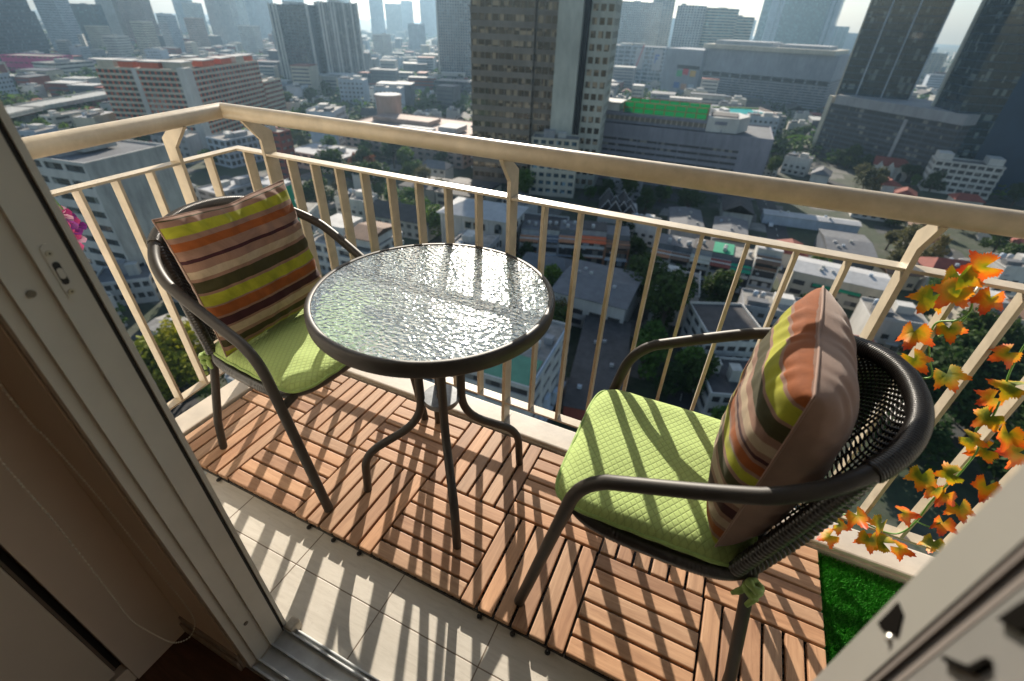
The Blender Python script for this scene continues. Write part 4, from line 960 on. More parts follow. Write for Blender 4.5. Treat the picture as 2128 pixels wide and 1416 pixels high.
t = bl('hotel_slab', (-253.7, 977.5), (-192.0, 1041.8), 'white slab hotel with a fine window grid right of the brown tower'); w = t['w']; hh = 107.1
block(t, w, 20, hh, fl=3.4, bw=20, bd=4, wall='white', glass='blue', sp=.30, pier=.35, plant=1, per_floor=False)
block(t, w*.30, 30, hh*1.08, x=w*1.02, y=2, fl=3.4, bw=4, wall='grey', glass='blue', sp=.4, pier=.2, plant=0, per_floor=False)
t = bl('office_block', (-136.7, 977.1), (-36.8, 1075.1), 'light office building with curved striped front above the mall'); w = t['w']; hh = 103.2
block(t, w*.26, 30, hh, fl=3.6, bw=6, wall='white', glass='blue', sp=.4, pier=.35, plant=1, per_floor=False)
block(t, w*.44, 34, hh*.98, x=w*.27, y=-6, fl=4.2, bw=1, wall='cream', glass='teal', sp=.5, pier=0, plant=1)
block(t, w*.28, 34, hh*.88, x=w*.715, y=-3, fl=4.2, bw=1, wall='cream', glass='teal', sp=.5, pier=0, plant=1)
t = bl('glass_tower', (-20.8, 1638.7), (147.1, 1793.3), 'blue-green glass tower with white ribbed edges rising out of the picture above the mall'); w = t['w']
block(t, w, 34, 290, fl=4, bw=2, wall='teal' if 'teal' in W else 'grey', glass='teal', sp=.04, pier=0, plant=0, per_floor=False, proud=.1)
for x, q in ((-w*.02, .10), (w*.10, .05), (w*.84, .05), (w*.92, .10)):
    m_ = MB(); 
    for k in range(60): m_.box((x, -3.4, k*4.8), (x+w*q, -.2, k*4.8+3.6))
    m_.build('edge_rib', W['blue'], t)
t = bl('cube_office', (161.0, 2184.5), (238.9, 2291.4), 'small teal glass office cube at the right edge of the mall roof'); block(t, t['w'], 30, 89.6, fl=4, bw=4, wall='blue', glass='teal', sp=.2, pier=.08, plant=0, per_floor=False)

t = bl('tower_podium', (50.6, 420.0), (110, 362), 'dark banded parking podium with pale top band under the black glass towers', 'podium')
w = t['w']; hD = 39.7; POD = t; wP = w
block(t, w, 46, hD*.86, fl=3.0, bw=10, wall='dgrey', glass='void', sp=.38, pier=.05, plant=0, top=.4, bandpart='parking_level')
MB().box((w*.03, -1.2, hD*.865), (w+1, 46, hD)).build('top_band', W['grey'], t)
m_ = MB(); m_.prism([(-3.4, -.8), (-.4, -.8), (-.4, 3), (-3.4, 3)], 0, hD*.97); m_.build('corner_fin', W['cream'], t)
MB().box((w*.63, -1.0, 2), (w*.655, -.3, hD*.82)).build('stair_strip', W['grey'], t)
t = bl('black_glass_tower', (51.5, 426), (93, 418), 'left black glass tower with vertical fins standing on the dark podium'); w = t['w']
block(t, w, 30, 170, fl=4.0, bw=1, wall='navy', glass='ntower', sp=.10, pier=0, plant=0, proud=.08)
for x in (0, .28, .62, .985): MB().box((w*x, -1.0, 0), (w*x+w*.018, -.15, 171)).build('fin', W['blue' if x else 'cream'], t)
t = bl('black_glass_tower', (101, 392), (106.5, 366), 'right black glass tower, beside the plain navy wall at the picture edge'); w = t['w']
block(t, w, 34, 170, fl=4.0, bw=1, wall='navy', glass='ntower', sp=.10, pier=0, plant=0, proud=.08)
MB().box((-1.6, -1.2, 0), (.2, 2, 171)).build('fin', W['shaft'], t)
t = bl('navy_tower', (112, 374), (215, 345), 'plain navy blue high-rise wall filling the upper right corner'); w = t['w']
MB().box((0, 0, 0), (w, 40, 170)).build('wall', W['navy'], t); occ(t, w, 40)
for x in (-3.4, -1.4): MB().box((x, -.8, 0), (x+.7, 20, 170)).build('fin', W['blue'], t)
t = bl('sand_building', (278.4, 1384.1), (327.6, 1368.1), 'low sand coloured building seen through the gap between the black glass towers'); block(t, t['w'], 40, 44.4, fl=4, bw=6, wall='cream', glass='blue', sp=.5, pier=.2, plant=1)

t = bl('apartment_house', (104, 352), (134, 350), 'small white apartment house with four balcony floors under the navy tower')
w = t['w']; block(t, w, 12, 17.5, fl=3.6, bw=8, bd=3, wall='white', glass='void', sp=.42, pier=.22, plant=0, proud=.5)
for x in (0, w*.74): MB().box((x, 0, 17.6), (x+w*.22, 10, 21)).build('roof_house', W['white'], t)
t = bl('gabled_terrace', (80.5, 372.9), (115.9, 367.8), 'row of white arched houses under one red roof beside the white apartment house'); w = t['w']
MB().box((0, 0, 0), (w, 11, 7.5)).build('wall', W['white'], t); occ(t, w, 11); gable(t, w, 11, 7.5, 4, mat='roofr', over=.8)
for k in range(6):
    x = w*(.03+.16*k); ww = w*.12
    m_ = MB(); m_.prism([(x, 0), (x+ww, 0), (x+ww, 6.2), (x+ww/2, 9.8), (x, 6.2)], 0, 1.8, mt=Matrix(((1, 0, 0, 0), (0, 0, -1, -.1), (0, 1, 0, 0), (0, 0, 0, 1)))); m_.build('gable', W['white'], t)
    m_ = MB(); m_.prism([(x+ww*.22, 0), (x+ww*.78, 0), (x+ww*.78, 3.6), (x+ww*.5, 5.2), (x+ww*.22, 3.6)], 0, .1, mt=Matrix(((1, 0, 0, 0), (0, 0, -1, -1.92), (0, 1, 0, 0), (0, 0, 0, 1)))); m_.build('arched_opening', W['black'], t)

t = bl('brown_hall', (-229.7, 244.6), (-146.1, 249.9), 'low pinkish-brown building with a flat planted roof and round tower, behind the handrail'); w = t['w']; hb_ = 17.6
block(t, w, 52, hb_, fl=3.4, bw=16, bd=8, wall='pinkb', glass='dark', sp=.50, pier=.45, plant=0, roof='pinkb')
for (x, y, ww, dd, hh, mt_) in ((w*.76, 8, w*.15, 14, 3, 'roofw'), (w*.10, 20, w*.5, 16, 2.4, 'pinkb'), (w*.45, 4, w*.28, 6, 1.5, 'roofw')): MB().box((x, y, hb_), (x+ww, y+dd, hb_+hh)).build('roof_house', W[mt_], t)
m_ = MB(); m_.lathe([(0, hb_), (8.5, hb_), (8.5, hb_+11), (9, hb_+11), (9, hb_+13), (0, hb_+13)], (w*.10, 40), 28, 0, False); m_.build('round_tower', W['pinkb'], t)
MB().lathe([(0, hb_+13.02), (8.7, hb_+13.02), (8.7, hb_+13.3), (0, hb_+13.3)], (w*.10, 40), 28, 0, False).build('tower_roof', W['roofw'], t)

t = bl('terrace_flats', (-111.7, 96.6), (-90, 98), 'white balcony apartment building with flat roof terrace, seen between balusters above the left cushion'); w = t['w']
block(t, w, 17, 17.5, fl=3.3, bw=4, bd=3, wall='white', glass='void', sp=.40, pier=.20, plant=1, proud=.8, roof='roofc'); MB().box((0, 5, 17.6), (w*.45, 15, 21)).build('penthouse', W['white'], t)
MB().box((w*.62, 2, 17.6), (w, 15, 20.4)).build('penthouse', W['white'], t); gable(t, w*.4, 14, 20.4, 1.4, x=w*.61, y=1.5, mat='roofb', over=.3)

t = bl('white_villa', (-93, 143), (-66, 146), 'white three storey villa with arched windows and pale hipped roof, behind the middle post'); w = 27.2
m_ = MB(); m_.box((0, 0, 0), (w, 17, 15.5)); 
for x in (-.3, w*.27, w*.66, w-.5): m_.box((x, -.35, 0), (x+.8, 0, 14.8))
m_.box((-.6, -.7, 14.7), (w+.6, 17.6, 15.5)); m_.box((w*.28, -2.6, 8.6), (w*.66, 0, 9.4)); m_.box((w*.28, -2.5, 4.2), (w*.66, 0, 4.8))
for x in (w*.29, w*.63): m_.box((x, -2.4, 0), (x+.5, -1.9, 8.6))
m_.build('wall', W['white'], t); occ(t, w, 17); gable(t, w, 17, 15.6, 3.4, mat='roofw', over=1.4, hip=9)
for (x0, x1, z0, z1) in ((.07, .17, 10.6, 13), (.35, .44, 10.8, 13.2), (.47, .56, 10.8, 13.2), (.58, .64, 10.8, 13.2), (.78, .88, 10.4, 12.8), (.07, .17, 5.6, 8), (.35, .58, 5.2, 8.2), (.78, .88, 5.4, 8), (.07, .17, 1, 3.6), (.78, .88, 1, 3.6), (.36, .56, .2, 3.6)):
    f_ = MB().box((w*x0-.2, -.12, z0-.2), (w*x1+.2, -.005, z1+.2)).build('window_frame', W['cream'], t); MB().box((w*x0, -.16, z0), (w*x1, -.125, z1)).build('pane', GLS['dark'], f_)
f_ = MB(); f_.prism([(w*.83+1.35*math.cos(k*math.pi/10), 12.8+1.3*math.sin(k*math.pi/10)) for k in range(11)], .125, .16, mt=Matrix(((1, 0, 0, 0), (0, 0, -1, 0), (0, 1, 0, 0), (0, 0, 0, 1)))); f_.build('arch_pane', GLS['dark'], t)
for y in (3, 8, 13):
    for z in (2, 6.5, 11): MB().box((w+.005, y-.8, z), (w+.1, y+.8, z+2.2)).build('side_window', GLS['dark'], t)

# shophouses: each unit is a house of its own
def shop(P0, P1, h, wall, bandc, roofc, label, seed, arches=False, nfl=None):
    t = bl('shophouse', P0, P1, label, 'shophouse', 'rows of shophouses behind the right chair'); w = t['w']; d = 13; rnd = random.Random(seed); occ(t, w, d)
    n = nfl or max(2, int(round(h/3.4))); fl = h/n; m_ = MB(); m_.box((0.02, 1.2, 0), (w-.02, d, h)); 
    m_.box((.02, -.1, 0), (.4, 1.2, h)); m_.box((w-.4, -.1, 0), (w-.02, 1.2, h))
    for k in range(1, n+1): m_.box((.4, 0, k*fl-.35), (w-.4, 1.2, k*fl))
    m_.build('wall', W[wall], t)
    for k in range(n):
        MB().box((.41, 1.0, k*fl+.02), (w-.41, 1.19, (k+1)*fl-.36)).build('loggia_recess', GLS['void'], t)
        if k and rnd.random() < .8: MB().box((.41, -.25, k*fl-.05), (w-.41, -.02, k*fl+1.0)).build('balustrade', W[rnd.choice([wall, bandc, 'white'])], t)
        if arches or rnd.random() < .4:
            for x in (.18, .58): MB().box((w*x, .85, k*fl+.7), (w*(x+.22), .99, k*fl+2.4)).build('window', W[rnd.choice(['white', 'blue'])], t)
    m_ = MB(); m_.prism([(-1.3, h-.9), (1.6, h+.5), (1.6, h+.3), (-1.3, h-1.1)], .05, w-.05, mt=Matrix(((0, 0, 1, 0), (1, 0, 0, 0), (0, 1, 0, 0), (0, 0, 0, 1)))); m_.build('awning', W[bandc], t)
    MB().box((0.05, 3.5, h), (w-.05, d-.1, h+2.0)).build('roof_storey', W[rnd.choice(['grey', 'conc', 'roofg'])], t)
    MB().box((0, 3.3, h+2.0), (w, d, h+2.2)).build('roof', W[roofc], t)
    MB().box((.1, -.9, h*.34), (w-.1, -.02, h*.34+.12)).build('street_canopy', W[rnd.choice(['roofw', 'blue', 'oran2'])], t); MB().box((w*.2, -.5, h*.62), (w*.2+.9, -.03, h*.62+.6)).build('air_unit', W['roofw'], t)
    for k in range(rnd.randint(1, 3)): MB().lathe([(0, h+2.2), (.6, h+2.2), (.6, h+3.6), (0, h+3.6)], (w*rnd.uniform(.2, .8), rnd.uniform(4.5, 9)), 10).build('water_tank', W['roofw'], t)
def row(P0, P1, specs):
    n = sum(s[0] for s in specs); a = 0
    for i, s in enumerate(specs):
        q0 = [P0[k]+(P1[k]-P0[k])*a/n for k in (0, 1)]; a += s[0]; q1 = [P0[k]+(P1[k]-P0[k])*a/n for k in (0, 1)]
        shop(q0, q1, *s[1:], seed=i*5+int(P0[0]))
row((-63.7, 149.6), (-25.3, 161.3), [(1, 9, 'white', 'oran2', 'roofg', 'cream shophouse with brown awning, leftmost of the row right of the middle post'), (1, 9.5, 'grey', 'dgrey', 'roofd', 'dark fronted shophouse between the cream and the grey ones'),
 (1, 10, 'grey', 'oran2', 'roofg', 'grey shophouse with small pale windows beside the orange one'), (1.4, 10.5, 'oran2', 'orange', 'roofd', 'orange-brown shophouse with deep balconies'), (1.2, 9.5, 'oran2', 'roofb', 'roofg', 'faded orange shophouse at the right end of its row beside a dark tree')])
row((-17.3, 158.9), (22.8, 159.5), [(1, 10, 'white', 'oran2', 'roofg', 'white shophouse with brown awning just right of the dark tree'), (1, 10, 'white', 'roofb', 'roofg', 'shophouse with brown shades, second right of the dark tree'), (1, 10.5, 'cream', 'cream', 'roofd', 'cream shophouse with pairs of arched windows'),
 (1, 10.5, 'white', 'roofr', 'green', 'white shophouse with a red awning'), (1, 10, 'dgrey', 'green', 'roofc', 'dark shophouse with green awning and plants on its roof'), (1.15, 14.5, 'white', 'roofb', 'roofw', 'tall white shophouse with brown shades at the street corner')])

def shed(P0, P1, d, h, roofc, label, wall='grey', rise=1.5, along='x', cat='building', win=True, hip=0, over=.5):
    t = bl('shed' if cat == 'shed' else 'low_building', P0, P1, label, cat); w = t['w']; occ(t, w, d)
    MB().box((0, 0, 0), (w, d, h)).build('wall', W[wall], t); gable(t, w, d, h+.02, rise, mat=roofc, along=along, hip=hip, over=over)
    rnd = random.Random(int(P0[0]*3+d))
    for k in range(4):
        a_, b_ = rnd.uniform(.12, .85)*w, rnd.uniform(.15, .8)*d; f_ = (1-abs(b_/d-.5)*2) if along == 'x' else (1-abs(a_/w-.5)*2)
        MB().box((a_-.5, b_-.4, h+rise*f_*.6), (a_+.5, b_+.4, h+rise*f_+.75)).build('roof_vent', W[rnd.choice(['conc', 'roofw', 'grey', 'blue'])], t)
    if win:
        n = max(2, int(w/5))
        for f in range(max(1, int(h//3.4))):
            for k in range(n): MB().box((w*(k+.18)/n, -.12, f*3.4+1.1), (w*(k+.82)/n, -.005, f*3.4+2.7)).build('window', GLS['void'], t)
    return t
def flat_(P0, P1, d, h, wall, roofc, label, fl=3.3, bays=4, sp=.5, pier=.3, plant=2, glass='void', cat='building', name='low_building'):
    t = bl(name, P0, P1, label, cat); block(t, t['w'], d, h, fl=fl, bw=bays, bd=max(2, int(d/5)), wall=wall, glass=glass, sp=sp, pier=pier, roof=roofc, plant=plant); return t
t = shed((-37.7, 115.0), (-15.7, 114.9), 24, 10, 'roofg', 'big hall with a broad dark grey roof behind the right chair arm', 'white', 1.2)
shed((-19.1, 75.2), (-6.6, 77.5), 40, 5, 'roofd', 'long low hall with very dark flat roof and red edge, below the balusters', 'roofr', .5, win=False, over=.2)
t = flat_((-48, 61), (-22, 62), 24, 19, 'white', 'roofc', 'white building with green painted roof corner and tanks, right below the table', bays=5, plant=1, sp=.58)
w = t['w']; m_ = MB(); m_.box((w-15, .4, 18.5), (w-1, 9, 18.6)); m_.build('green_roof_paint', wallm('green_roof_coat', (.12, .30, .20)), t)
for x, y, mt_ in ((w-5, 12, 'white'), (w-8.5, 16.5, 'roofw'), (w-3, 15, 'grey'), (w-6, 19.5, 'cream'), (w-12, 15, 'white')): MB().box((x, y, 18.45), (x+1.8, y+1.6, 20.2)).build('roof_box', W[mt_], t)
for x, y in ((w-10, 11.5), (w-8, 12.5)): MB().lathe([(0, 18.45), (.8, 18.45), (.8, 19.7), (0, 20.1)], (x, y), 14).build('water_tank', W['roofw'], t)
m_ = MB(); m_.box((w-.2, 2, 18.9), (w+.1, 23, 19.8)); m_.build('roof_railing', W['blue'], t)
for k in range(7): MB().box((w+.3, 1+k*3.2, 3.4), (w+1.2, 3.4+k*3.2, 3.8+2*(k % 3)*1.6)).build('air_unit', W['blue'], t)
flat_((6.2, 108.2), (19.1, 114.0), 15, 13, 'white', 'roofd', 'white building with a dark grey flat roof, just left of the right cushion', bays=5, plant=0)
flat_((10.1, 91.2), (21.9, 95.5), 14, 8, 'white', 'roofd', 'low white building with dark roof beside the seat pad of the right chair', bays=5)
t = shed((28.4, 168.9), (55.5, 166.9), 14, 9, 'roofw', 'long market building with pale blue-white roof and green blinds behind the right cushion', 'cream', 1.2)
MB().box((t['w']*.25, -.5, 5.2), (t['w']*.75, -.13, 6.2)).build('green_blind', W['green'], t)
t = flat_((73.5, 158.3), (92.5, 161.2), 16, 11, 'cream', 'roofb', 'cream building with rows of arches behind the leaf garland', bays=9, sp=.30, pier=.38)
shed((72.2, 193.6), (88.6, 196.8), 13, 8, 'roofr', 'building with a bright red hipped roof behind the top of the leaf garland', 'white', 3.2, hip=4)
shed((-16.0, 197.8), (-3.1, 200.2), 26, 6, 'roofg', 'narrow grey roofed shed left of the two market halls', 'grey', 1, along='y', cat='shed', win=False)
shed((0.7, 194.2), (13.5, 194.7), 27, 6, 'roofg', 'grey roofed market hall between the sheds and the street', 'grey', 1, along='y', cat='shed', win=False)
shed((41.9, 200.6), (57.6, 201.5), 24, 7, 'roofg', 'dark grey market hall with slanted roof right of the market street', 'dgrey', 1.2, cat='shed', win=False)
shed((19.7, 242.3), (58.9, 246.4), 7, 4.5, 'roofw', 'long white awning roof of a street market below the handrail', 'blue', .8, cat='shed', win=False)
shed((-123.7, 185.8), (-100.4, 188.0), 26, 7, 'roofd', 'wide grey-brown hall roof beside the brown tower, behind the handrail', 'cream', 1.4, win=True)
shed((-146.2, 187.9), (-127.0, 189.5), 20, 6, 'roofd', 'dark hipped hall roof left of the grey-brown hall', 'cream', 2, hip=6, win=False)
flat_((-75.2, 168.2), (-54.6, 172.6), 18, 5, 'white', 'roofd', 'low house with dark roof framed in white, right of the middle post', bays=4, plant=0)
flat_((-210.2, 110.9), (-206.9, 126.6), 13, 12, 'white', 'roofw', 'small white block with scattered dark windows left of the left cushion', bays=6, sp=.5, pier=.5)
flat_((-205.5, 133.3), (-203.6, 161.1), 14, 7, 'grey', 'roofw', 'grey workshop with white roof just above the left cushion', bays=6, plant=2)
flat_((-258.2, 182.1), (-256.4, 221.2), 16, 15, 'blue', 'roofc', 'blue-grey building with columns in front of the orange apartment block', bays=12, sp=.35, pier=.3)
t = flat_((-226.9, 180.7), (-214.4, 181.9), 8, 23.9, 'roofr', 'roofc', 'narrow dark red building behind the left post', bays=2, sp=.6)
flat_((-236.4, 202.1), (-195.9, 203.2), 24, 9, 'cream', 'roofw', 'sunlit pale building with cluttered roof right of the narrow red one', bays=7, plant=4)
t = bl('scaffolded_building', (-144.4, 109.7), (-136.4, 111.2), 'narrow building wrapped in green netting with a white roof, behind the left cushion'); hN = 25.3
MB().box((0, 0, 0), (t['w'], 6, hN)).build('netting', W['green'], t); occ(t, t['w'], 6); MB().box((-.2, -.2, hN), (t['w']+.2, 6.2, hN+1)).build('roof', W['roofw'], t)
shed((-127.3, 52.3), (-105.6, 53.8), 7, 6, 'roofc', 'long weathered concrete shed at the lower left behind the side railing', 'conc', .6, win=True)
flat_((-159.2, 57.8), (-149.3, 68.1), 12, 8, 'white', 'roofg', 'white low building with balconies below the blank concrete wall', bays=6)
shed((-126.1, 43.1), (-104.9, 43.6), 10, 3.5, 'roofd', 'dark flat shed roof above the yellow-green tree at the lower left', 'grey', .4, win=False)
flat_((-407.9, 173.4), (-413.4, 198.5), 10, 14, 'white', 'roofc', 'small white house with open roof storey above the left handrail', bays=2)
# roof gables of a temple-like hall
t = bl('temple_hall', (-49.1, 203.8), (-31.9, 208.1), 'dark hall with several steep white-edged gables between parking building and shophouses', 'hall'); w = t['w']; occ(t, w, 20)
MB().box((0, 0, 0), (w, 20, 4)).build('wall', W['white'], t)
for k, (x, y, ww, dd, zz, rs) in enumerate(((0, 2, w*.42, 18, 4, 5.5), (w*.40, 2, w*.42, 18, 4, 5.5), (w*.22, 0, w*.36, 8, 5, 5), (w*.6, 0, w*.36, 9, 4.2, 4.5))):
    r_ = gable(t, ww, dd, zz, rs, x=x, y=y, mat='roofd', along='y', over=.3, name='gable_roof'); e_ = MB()
    for yy in (y-.45, y+dd+.25):
        for s_ in (0, 1):
            a, b_ = (x-.3 if not s_ else x+ww+.3, zz+.05), (x+ww/2, zz+rs+.25); e_.prism([(a[0], a[1]), (b_[0], b_[1]), (b_[0], b_[1]+.5), (a[0], a[1]+.5)], 0, .22, mt=Matrix(((1, 0, 0, 0), (0, 0, 1, yy), (0, 1, 0, 0), (0, 0, 0, 1))))
    e_.build('verge_board', W['roofw'], t)

# left background
t = bl('dark_tower', (-937.6, 338.2), (-980.8, 452.8), 'massive dark blue-grey tower in the upper left corner'); block(t, t['w'], 50, 260, fl=4, bw=12, wall='dgrey', glass='blue', sp=.5, pier=.1, plant=0, per_floor=False)
t = bl('pink_building', (-850.2, 339.4), (-791.5, 366.0), 'magenta pink building at the foot of the dark tower'); block(t, t['w'], 30, 19.5, fl=6, bw=10, wall='pink', glass='dark', sp=.8, pier=.3, plant=0)
t = bl('curved_office', (-731.1, 336.5), (-742.6, 382.8), 'low white office with curved bands right of the pink building'); block(t, t['w'], 30, 17.5, fl=4, bw=1, wall='white', glass='dark', sp=.6, pier=0, plant=1)
t = bl('stepped_block', (-1114.9, 547.2), (-1101.2, 567.5), 'small white gridded block in front of the teal tower'); block(t, t['w'], 22, 28.7, fl=3.5, bw=8, wall='white', glass='blue', sp=.4, pier=.3, plant=1, per_floor=False)
# elevated expressways
def viaduct(name, pts, w, h, label):
    t = thing(name, (pts[0][0], pts[0][1], GZ), 0, label=label, cat='viaduct'); O = Vector((pts[0][0], pts[0][1], 0)); m_ = MB(); n_ = []
    V_ = [Vector((p[0], p[1], 0))-O for p in pts]
    for i in range(len(V_)-1):
        a, b_ = V_[i], V_[i+1]; d = (b_-a).normalized(); s_ = Vector((-d.y, d.x, 0)); L = (b_-a).length
        P_ = [a-s_*w/2-d*2, b_-s_*w/2+d*2, b_+s_*w/2+d*2, a+s_*w/2-d*2]
        for z0, z1, k in ((h-1.6, h, 1), ):
            m_.add([(p.x, p.y, z0) for p in P_]+[(p.x, p.y, z1) for p in P_], [(0, 3, 2, 1), (4, 5, 6, 7), (0, 1, 5, 4), (1, 2, 6, 5), (2, 3, 7, 6), (3, 0, 4, 7)])
        for sg in (-1, 1):
            e = s_*sg*(w/2); Q_ = [a+e-s_*.2, b_+e-s_*.2, b_+e+s_*.2, a+e+s_*.2]; m_.add([(p.x, p.y, h+.002) for p in Q_]+[(p.x, p.y, h+1.1) for p in Q_], [(4, 5, 6, 7), (0, 1, 5, 4), (1, 2, 6, 5), (2, 3, 7, 6), (3, 0, 4, 7)])
        k = 0
        while k < L: q = a+d*k; MB().box((q.x-1.3, q.y-1.3, 0), (q.x+1.3, q.y+1.3, h-1.6)).build('pier', W['conc'], t); k += 45
    m_.build('deck', W['conc'], t)
viaduct('expressway', [(-426.8, 127.3), (-465.4, 187.6), (-500.9, 266.3), (-545.9, 333.5), (-589.8, 413.1)], 22, 13, 'grey elevated expressway crossing behind the orange apartment block')
viaduct('expressway', [(-592.6, 482.0), (-595.7, 709.3), (-550.9, 841.6), (-417.4, 888.7)], 24, 14, 'hazy elevated expressway between the twin towers and the brown tower')
# ---------------------------------------------------------------- hazy skyline
def far(px, w, d, h, wall, glass, label, bw=10, sp=.4, pier=.3, fl=3.6, rz=.1, group=None, steps=0):
    t = thing('far_tower', (px[0], px[1], GZ), rz, label=label, cat='tower', group=group)
    block(t, w, d, h, fl=fl, bw=bw, bd=max(2, int(bw*d/w)), wall=wall, glass=glass, sp=sp, pier=pier, plant=1, per_floor=False, top=2)
    if steps: block(t, w*.6, d*.6, h*1.16, x=w*.2, y=d*.2, fl=fl, bw=6, wall=wall, glass=glass, sp=sp, pier=pier, plant=0, per_floor=False, top=2)
    return t
SK = 'towers of the hazy skyline'
def F(x0, x1, yb, yt, wall, glass, label, **kw):
    pass
FT = [
 ((-1126.8, 529.6), (-1129.8, 568.8), 260, 'blue', 'blue', 'banded pale blue tower right of the dark corner tower', {}),
 ((-1279.6, 648.6), (-1255.4, 693.8), 73.2, 'dgrey', 'teal', 'dark teal tower with stepped top in the left skyline', dict(steps=0)),
 ((-1315.0, 728.2), (-1299.5, 759.7), 330, 'white', 'blue', 'white gridded tower in the left skyline', dict(pier=.4)),
 ((-1267.3, 744.2), (-1308.5, 828.7), 300, 'pinkb', 'dark', 'reddish mottled tower in the left skyline', dict(sp=.5)),
 ((-1691.1, 1091.6), (-1683.9, 1123.2), 56.0, 'blue', 'blue', 'small pale tower between the reddish and the slim tower', {}),
 ((-1799.6, 1229.0), (-1790.9, 1281.8), 300, 'blue', 'blue', 'slim spire-like tower left of the grey twin towers', dict(steps=1)),
 ((-1566.2, 1095.9), (-1554.4, 1137.1), 84.5, 'white', 'blue', 'pale blocky tower left of the grey slab', {}),
 ((-1256.8, 939.2), (-1266.7, 1021.7), 260, 'grey', 'blue', 'grey slab tower, left of the two straight ones', dict(pier=.5)),
 ((-1372.5, 1151.8), (-1348.3, 1217.5), 330, 'blue', 'blue', 'blue-grey slab tower, right of the two straight ones', dict(pier=.5)),
 ((-1638.7, 1321.5), (-1630.5, 1357.1), 240, 'white', 'blue', 'pale narrow tower between the two slab towers', {}),
 ((-1334.8, 1642.4), (-1319.0, 1692.6), 330, 'blue', 'blue', 'ghostly wide tower right of the residential pair', {}),
 ((-1370.7, 1777.6), (-1351.2, 1845.5), 108.9, 'grey', 'blue', 'hazy grey tower in the gap right of the residential pair', {}),
 ((-1631.9, 2239.0), (-1620.0, 2310.6), 130.6, 'blue', 'blue', 'faint tower beside the hazy grey one', {}),
 ((-1528.3, 2242.7), (-1505.2, 2359.8), 360, 'blue', 'blue', 'broad faint tower left of the striped tower', {}),
 ((-701.2, 4111.8), (-652.8, 4280.7), 116.3, 'blue', 'blue', 'faint small tower right of the white hotel', {}),
 ((-209.6, 4306.7), (-133.2, 4514.0), 122.0, 'white', 'blue', 'faint white block left of the blue-green glass tower', {}),
 ((-1598.8, 1496.2), (-1581.5, 1572.0), 300, 'blue', 'blue', 'faint tower behind the left residential tower', {}),
 ((-1626.2, 1747.2), (-1605.4, 1852.8), 320, 'white', 'blue', 'faint tower behind the right residential tower', {}),
 ((396.0, 3983.8), (496.1, 4178.7), 71.6, 'blue', 'blue', 'faint low block left of the black glass tower', {})]
FT += [
 ((-978.1, 583.3), (-967.2, 598.0), 52, 'cream', 'dark', 'cream mid-rise just behind the left end of the orange apartment block', {}), ((-992.2, 640.7), (-983.5, 653.0), 62, 'blue', 'blue', 'pale blue mid-rise above the orange apartment block', {}),
 ((-935.5, 508.8), (-923.6, 523.5), 34, 'white', 'dark', 'white mid-rise between the curved office and the orange block', {}), ((-768.1, 683.6), (-758.2, 695.6), 46, 'grey', 'blue', 'grey mid-rise left of the residential pair', {}),
 ((-1165.1, 610.6), (-1153.4, 629.6), 40, 'cream', 'dark', 'sand coloured block at the foot of the teal tower', {}), ((-1010.0, 702.6), (-999.0, 718.9), 58, 'pinkb', 'dark', 'pinkish mid-rise right of the pale blue one', {}),
 ((-960.7, 775.5), (-944.8, 799.2), 48, 'white', 'blue', 'white mid-rise under the two slab towers', {}), ((-675.1, 830.4), (-662.4, 846.2), 44, 'white', 'dark', 'white mid-rise right of the residential pair', {}),
 ((-726.0, 1015.1), (-710.2, 1037.3), 60, 'blue', 'blue', 'hazy blue mid-rise left of the striped tower', {}), ((-1191.7, 519.1), (-1183.2, 532.4), 60, 'dgrey', 'blue', 'dark mid-rise behind the pink building', {})]
for p0, p1, h, wl, gl_, lb, kw in FT:
    # keep the drawn bearing and width but never farther than 2600 m
    d0 = math.hypot(*p0); s_ = min(1, 2600/d0); q0 = (p0[0]*s_, p0[1]*s_); q1 = (p1[0]*s_*d0/max(d0, math.hypot(*p1)), p1[1]*s_*d0/max(d0, math.hypot(*p1)))
    far(q0, max(14, math.dist(q0, q1)), 32, 1.3+74+(h-75.3)*s_ if h > 75.3 else h, wl, gl_, lb, rz=math.atan2(q1[1]-q0[1], q1[0]-q0[0])*0+.45 if q0[0] < -900 else .15, bw=12, **kw)

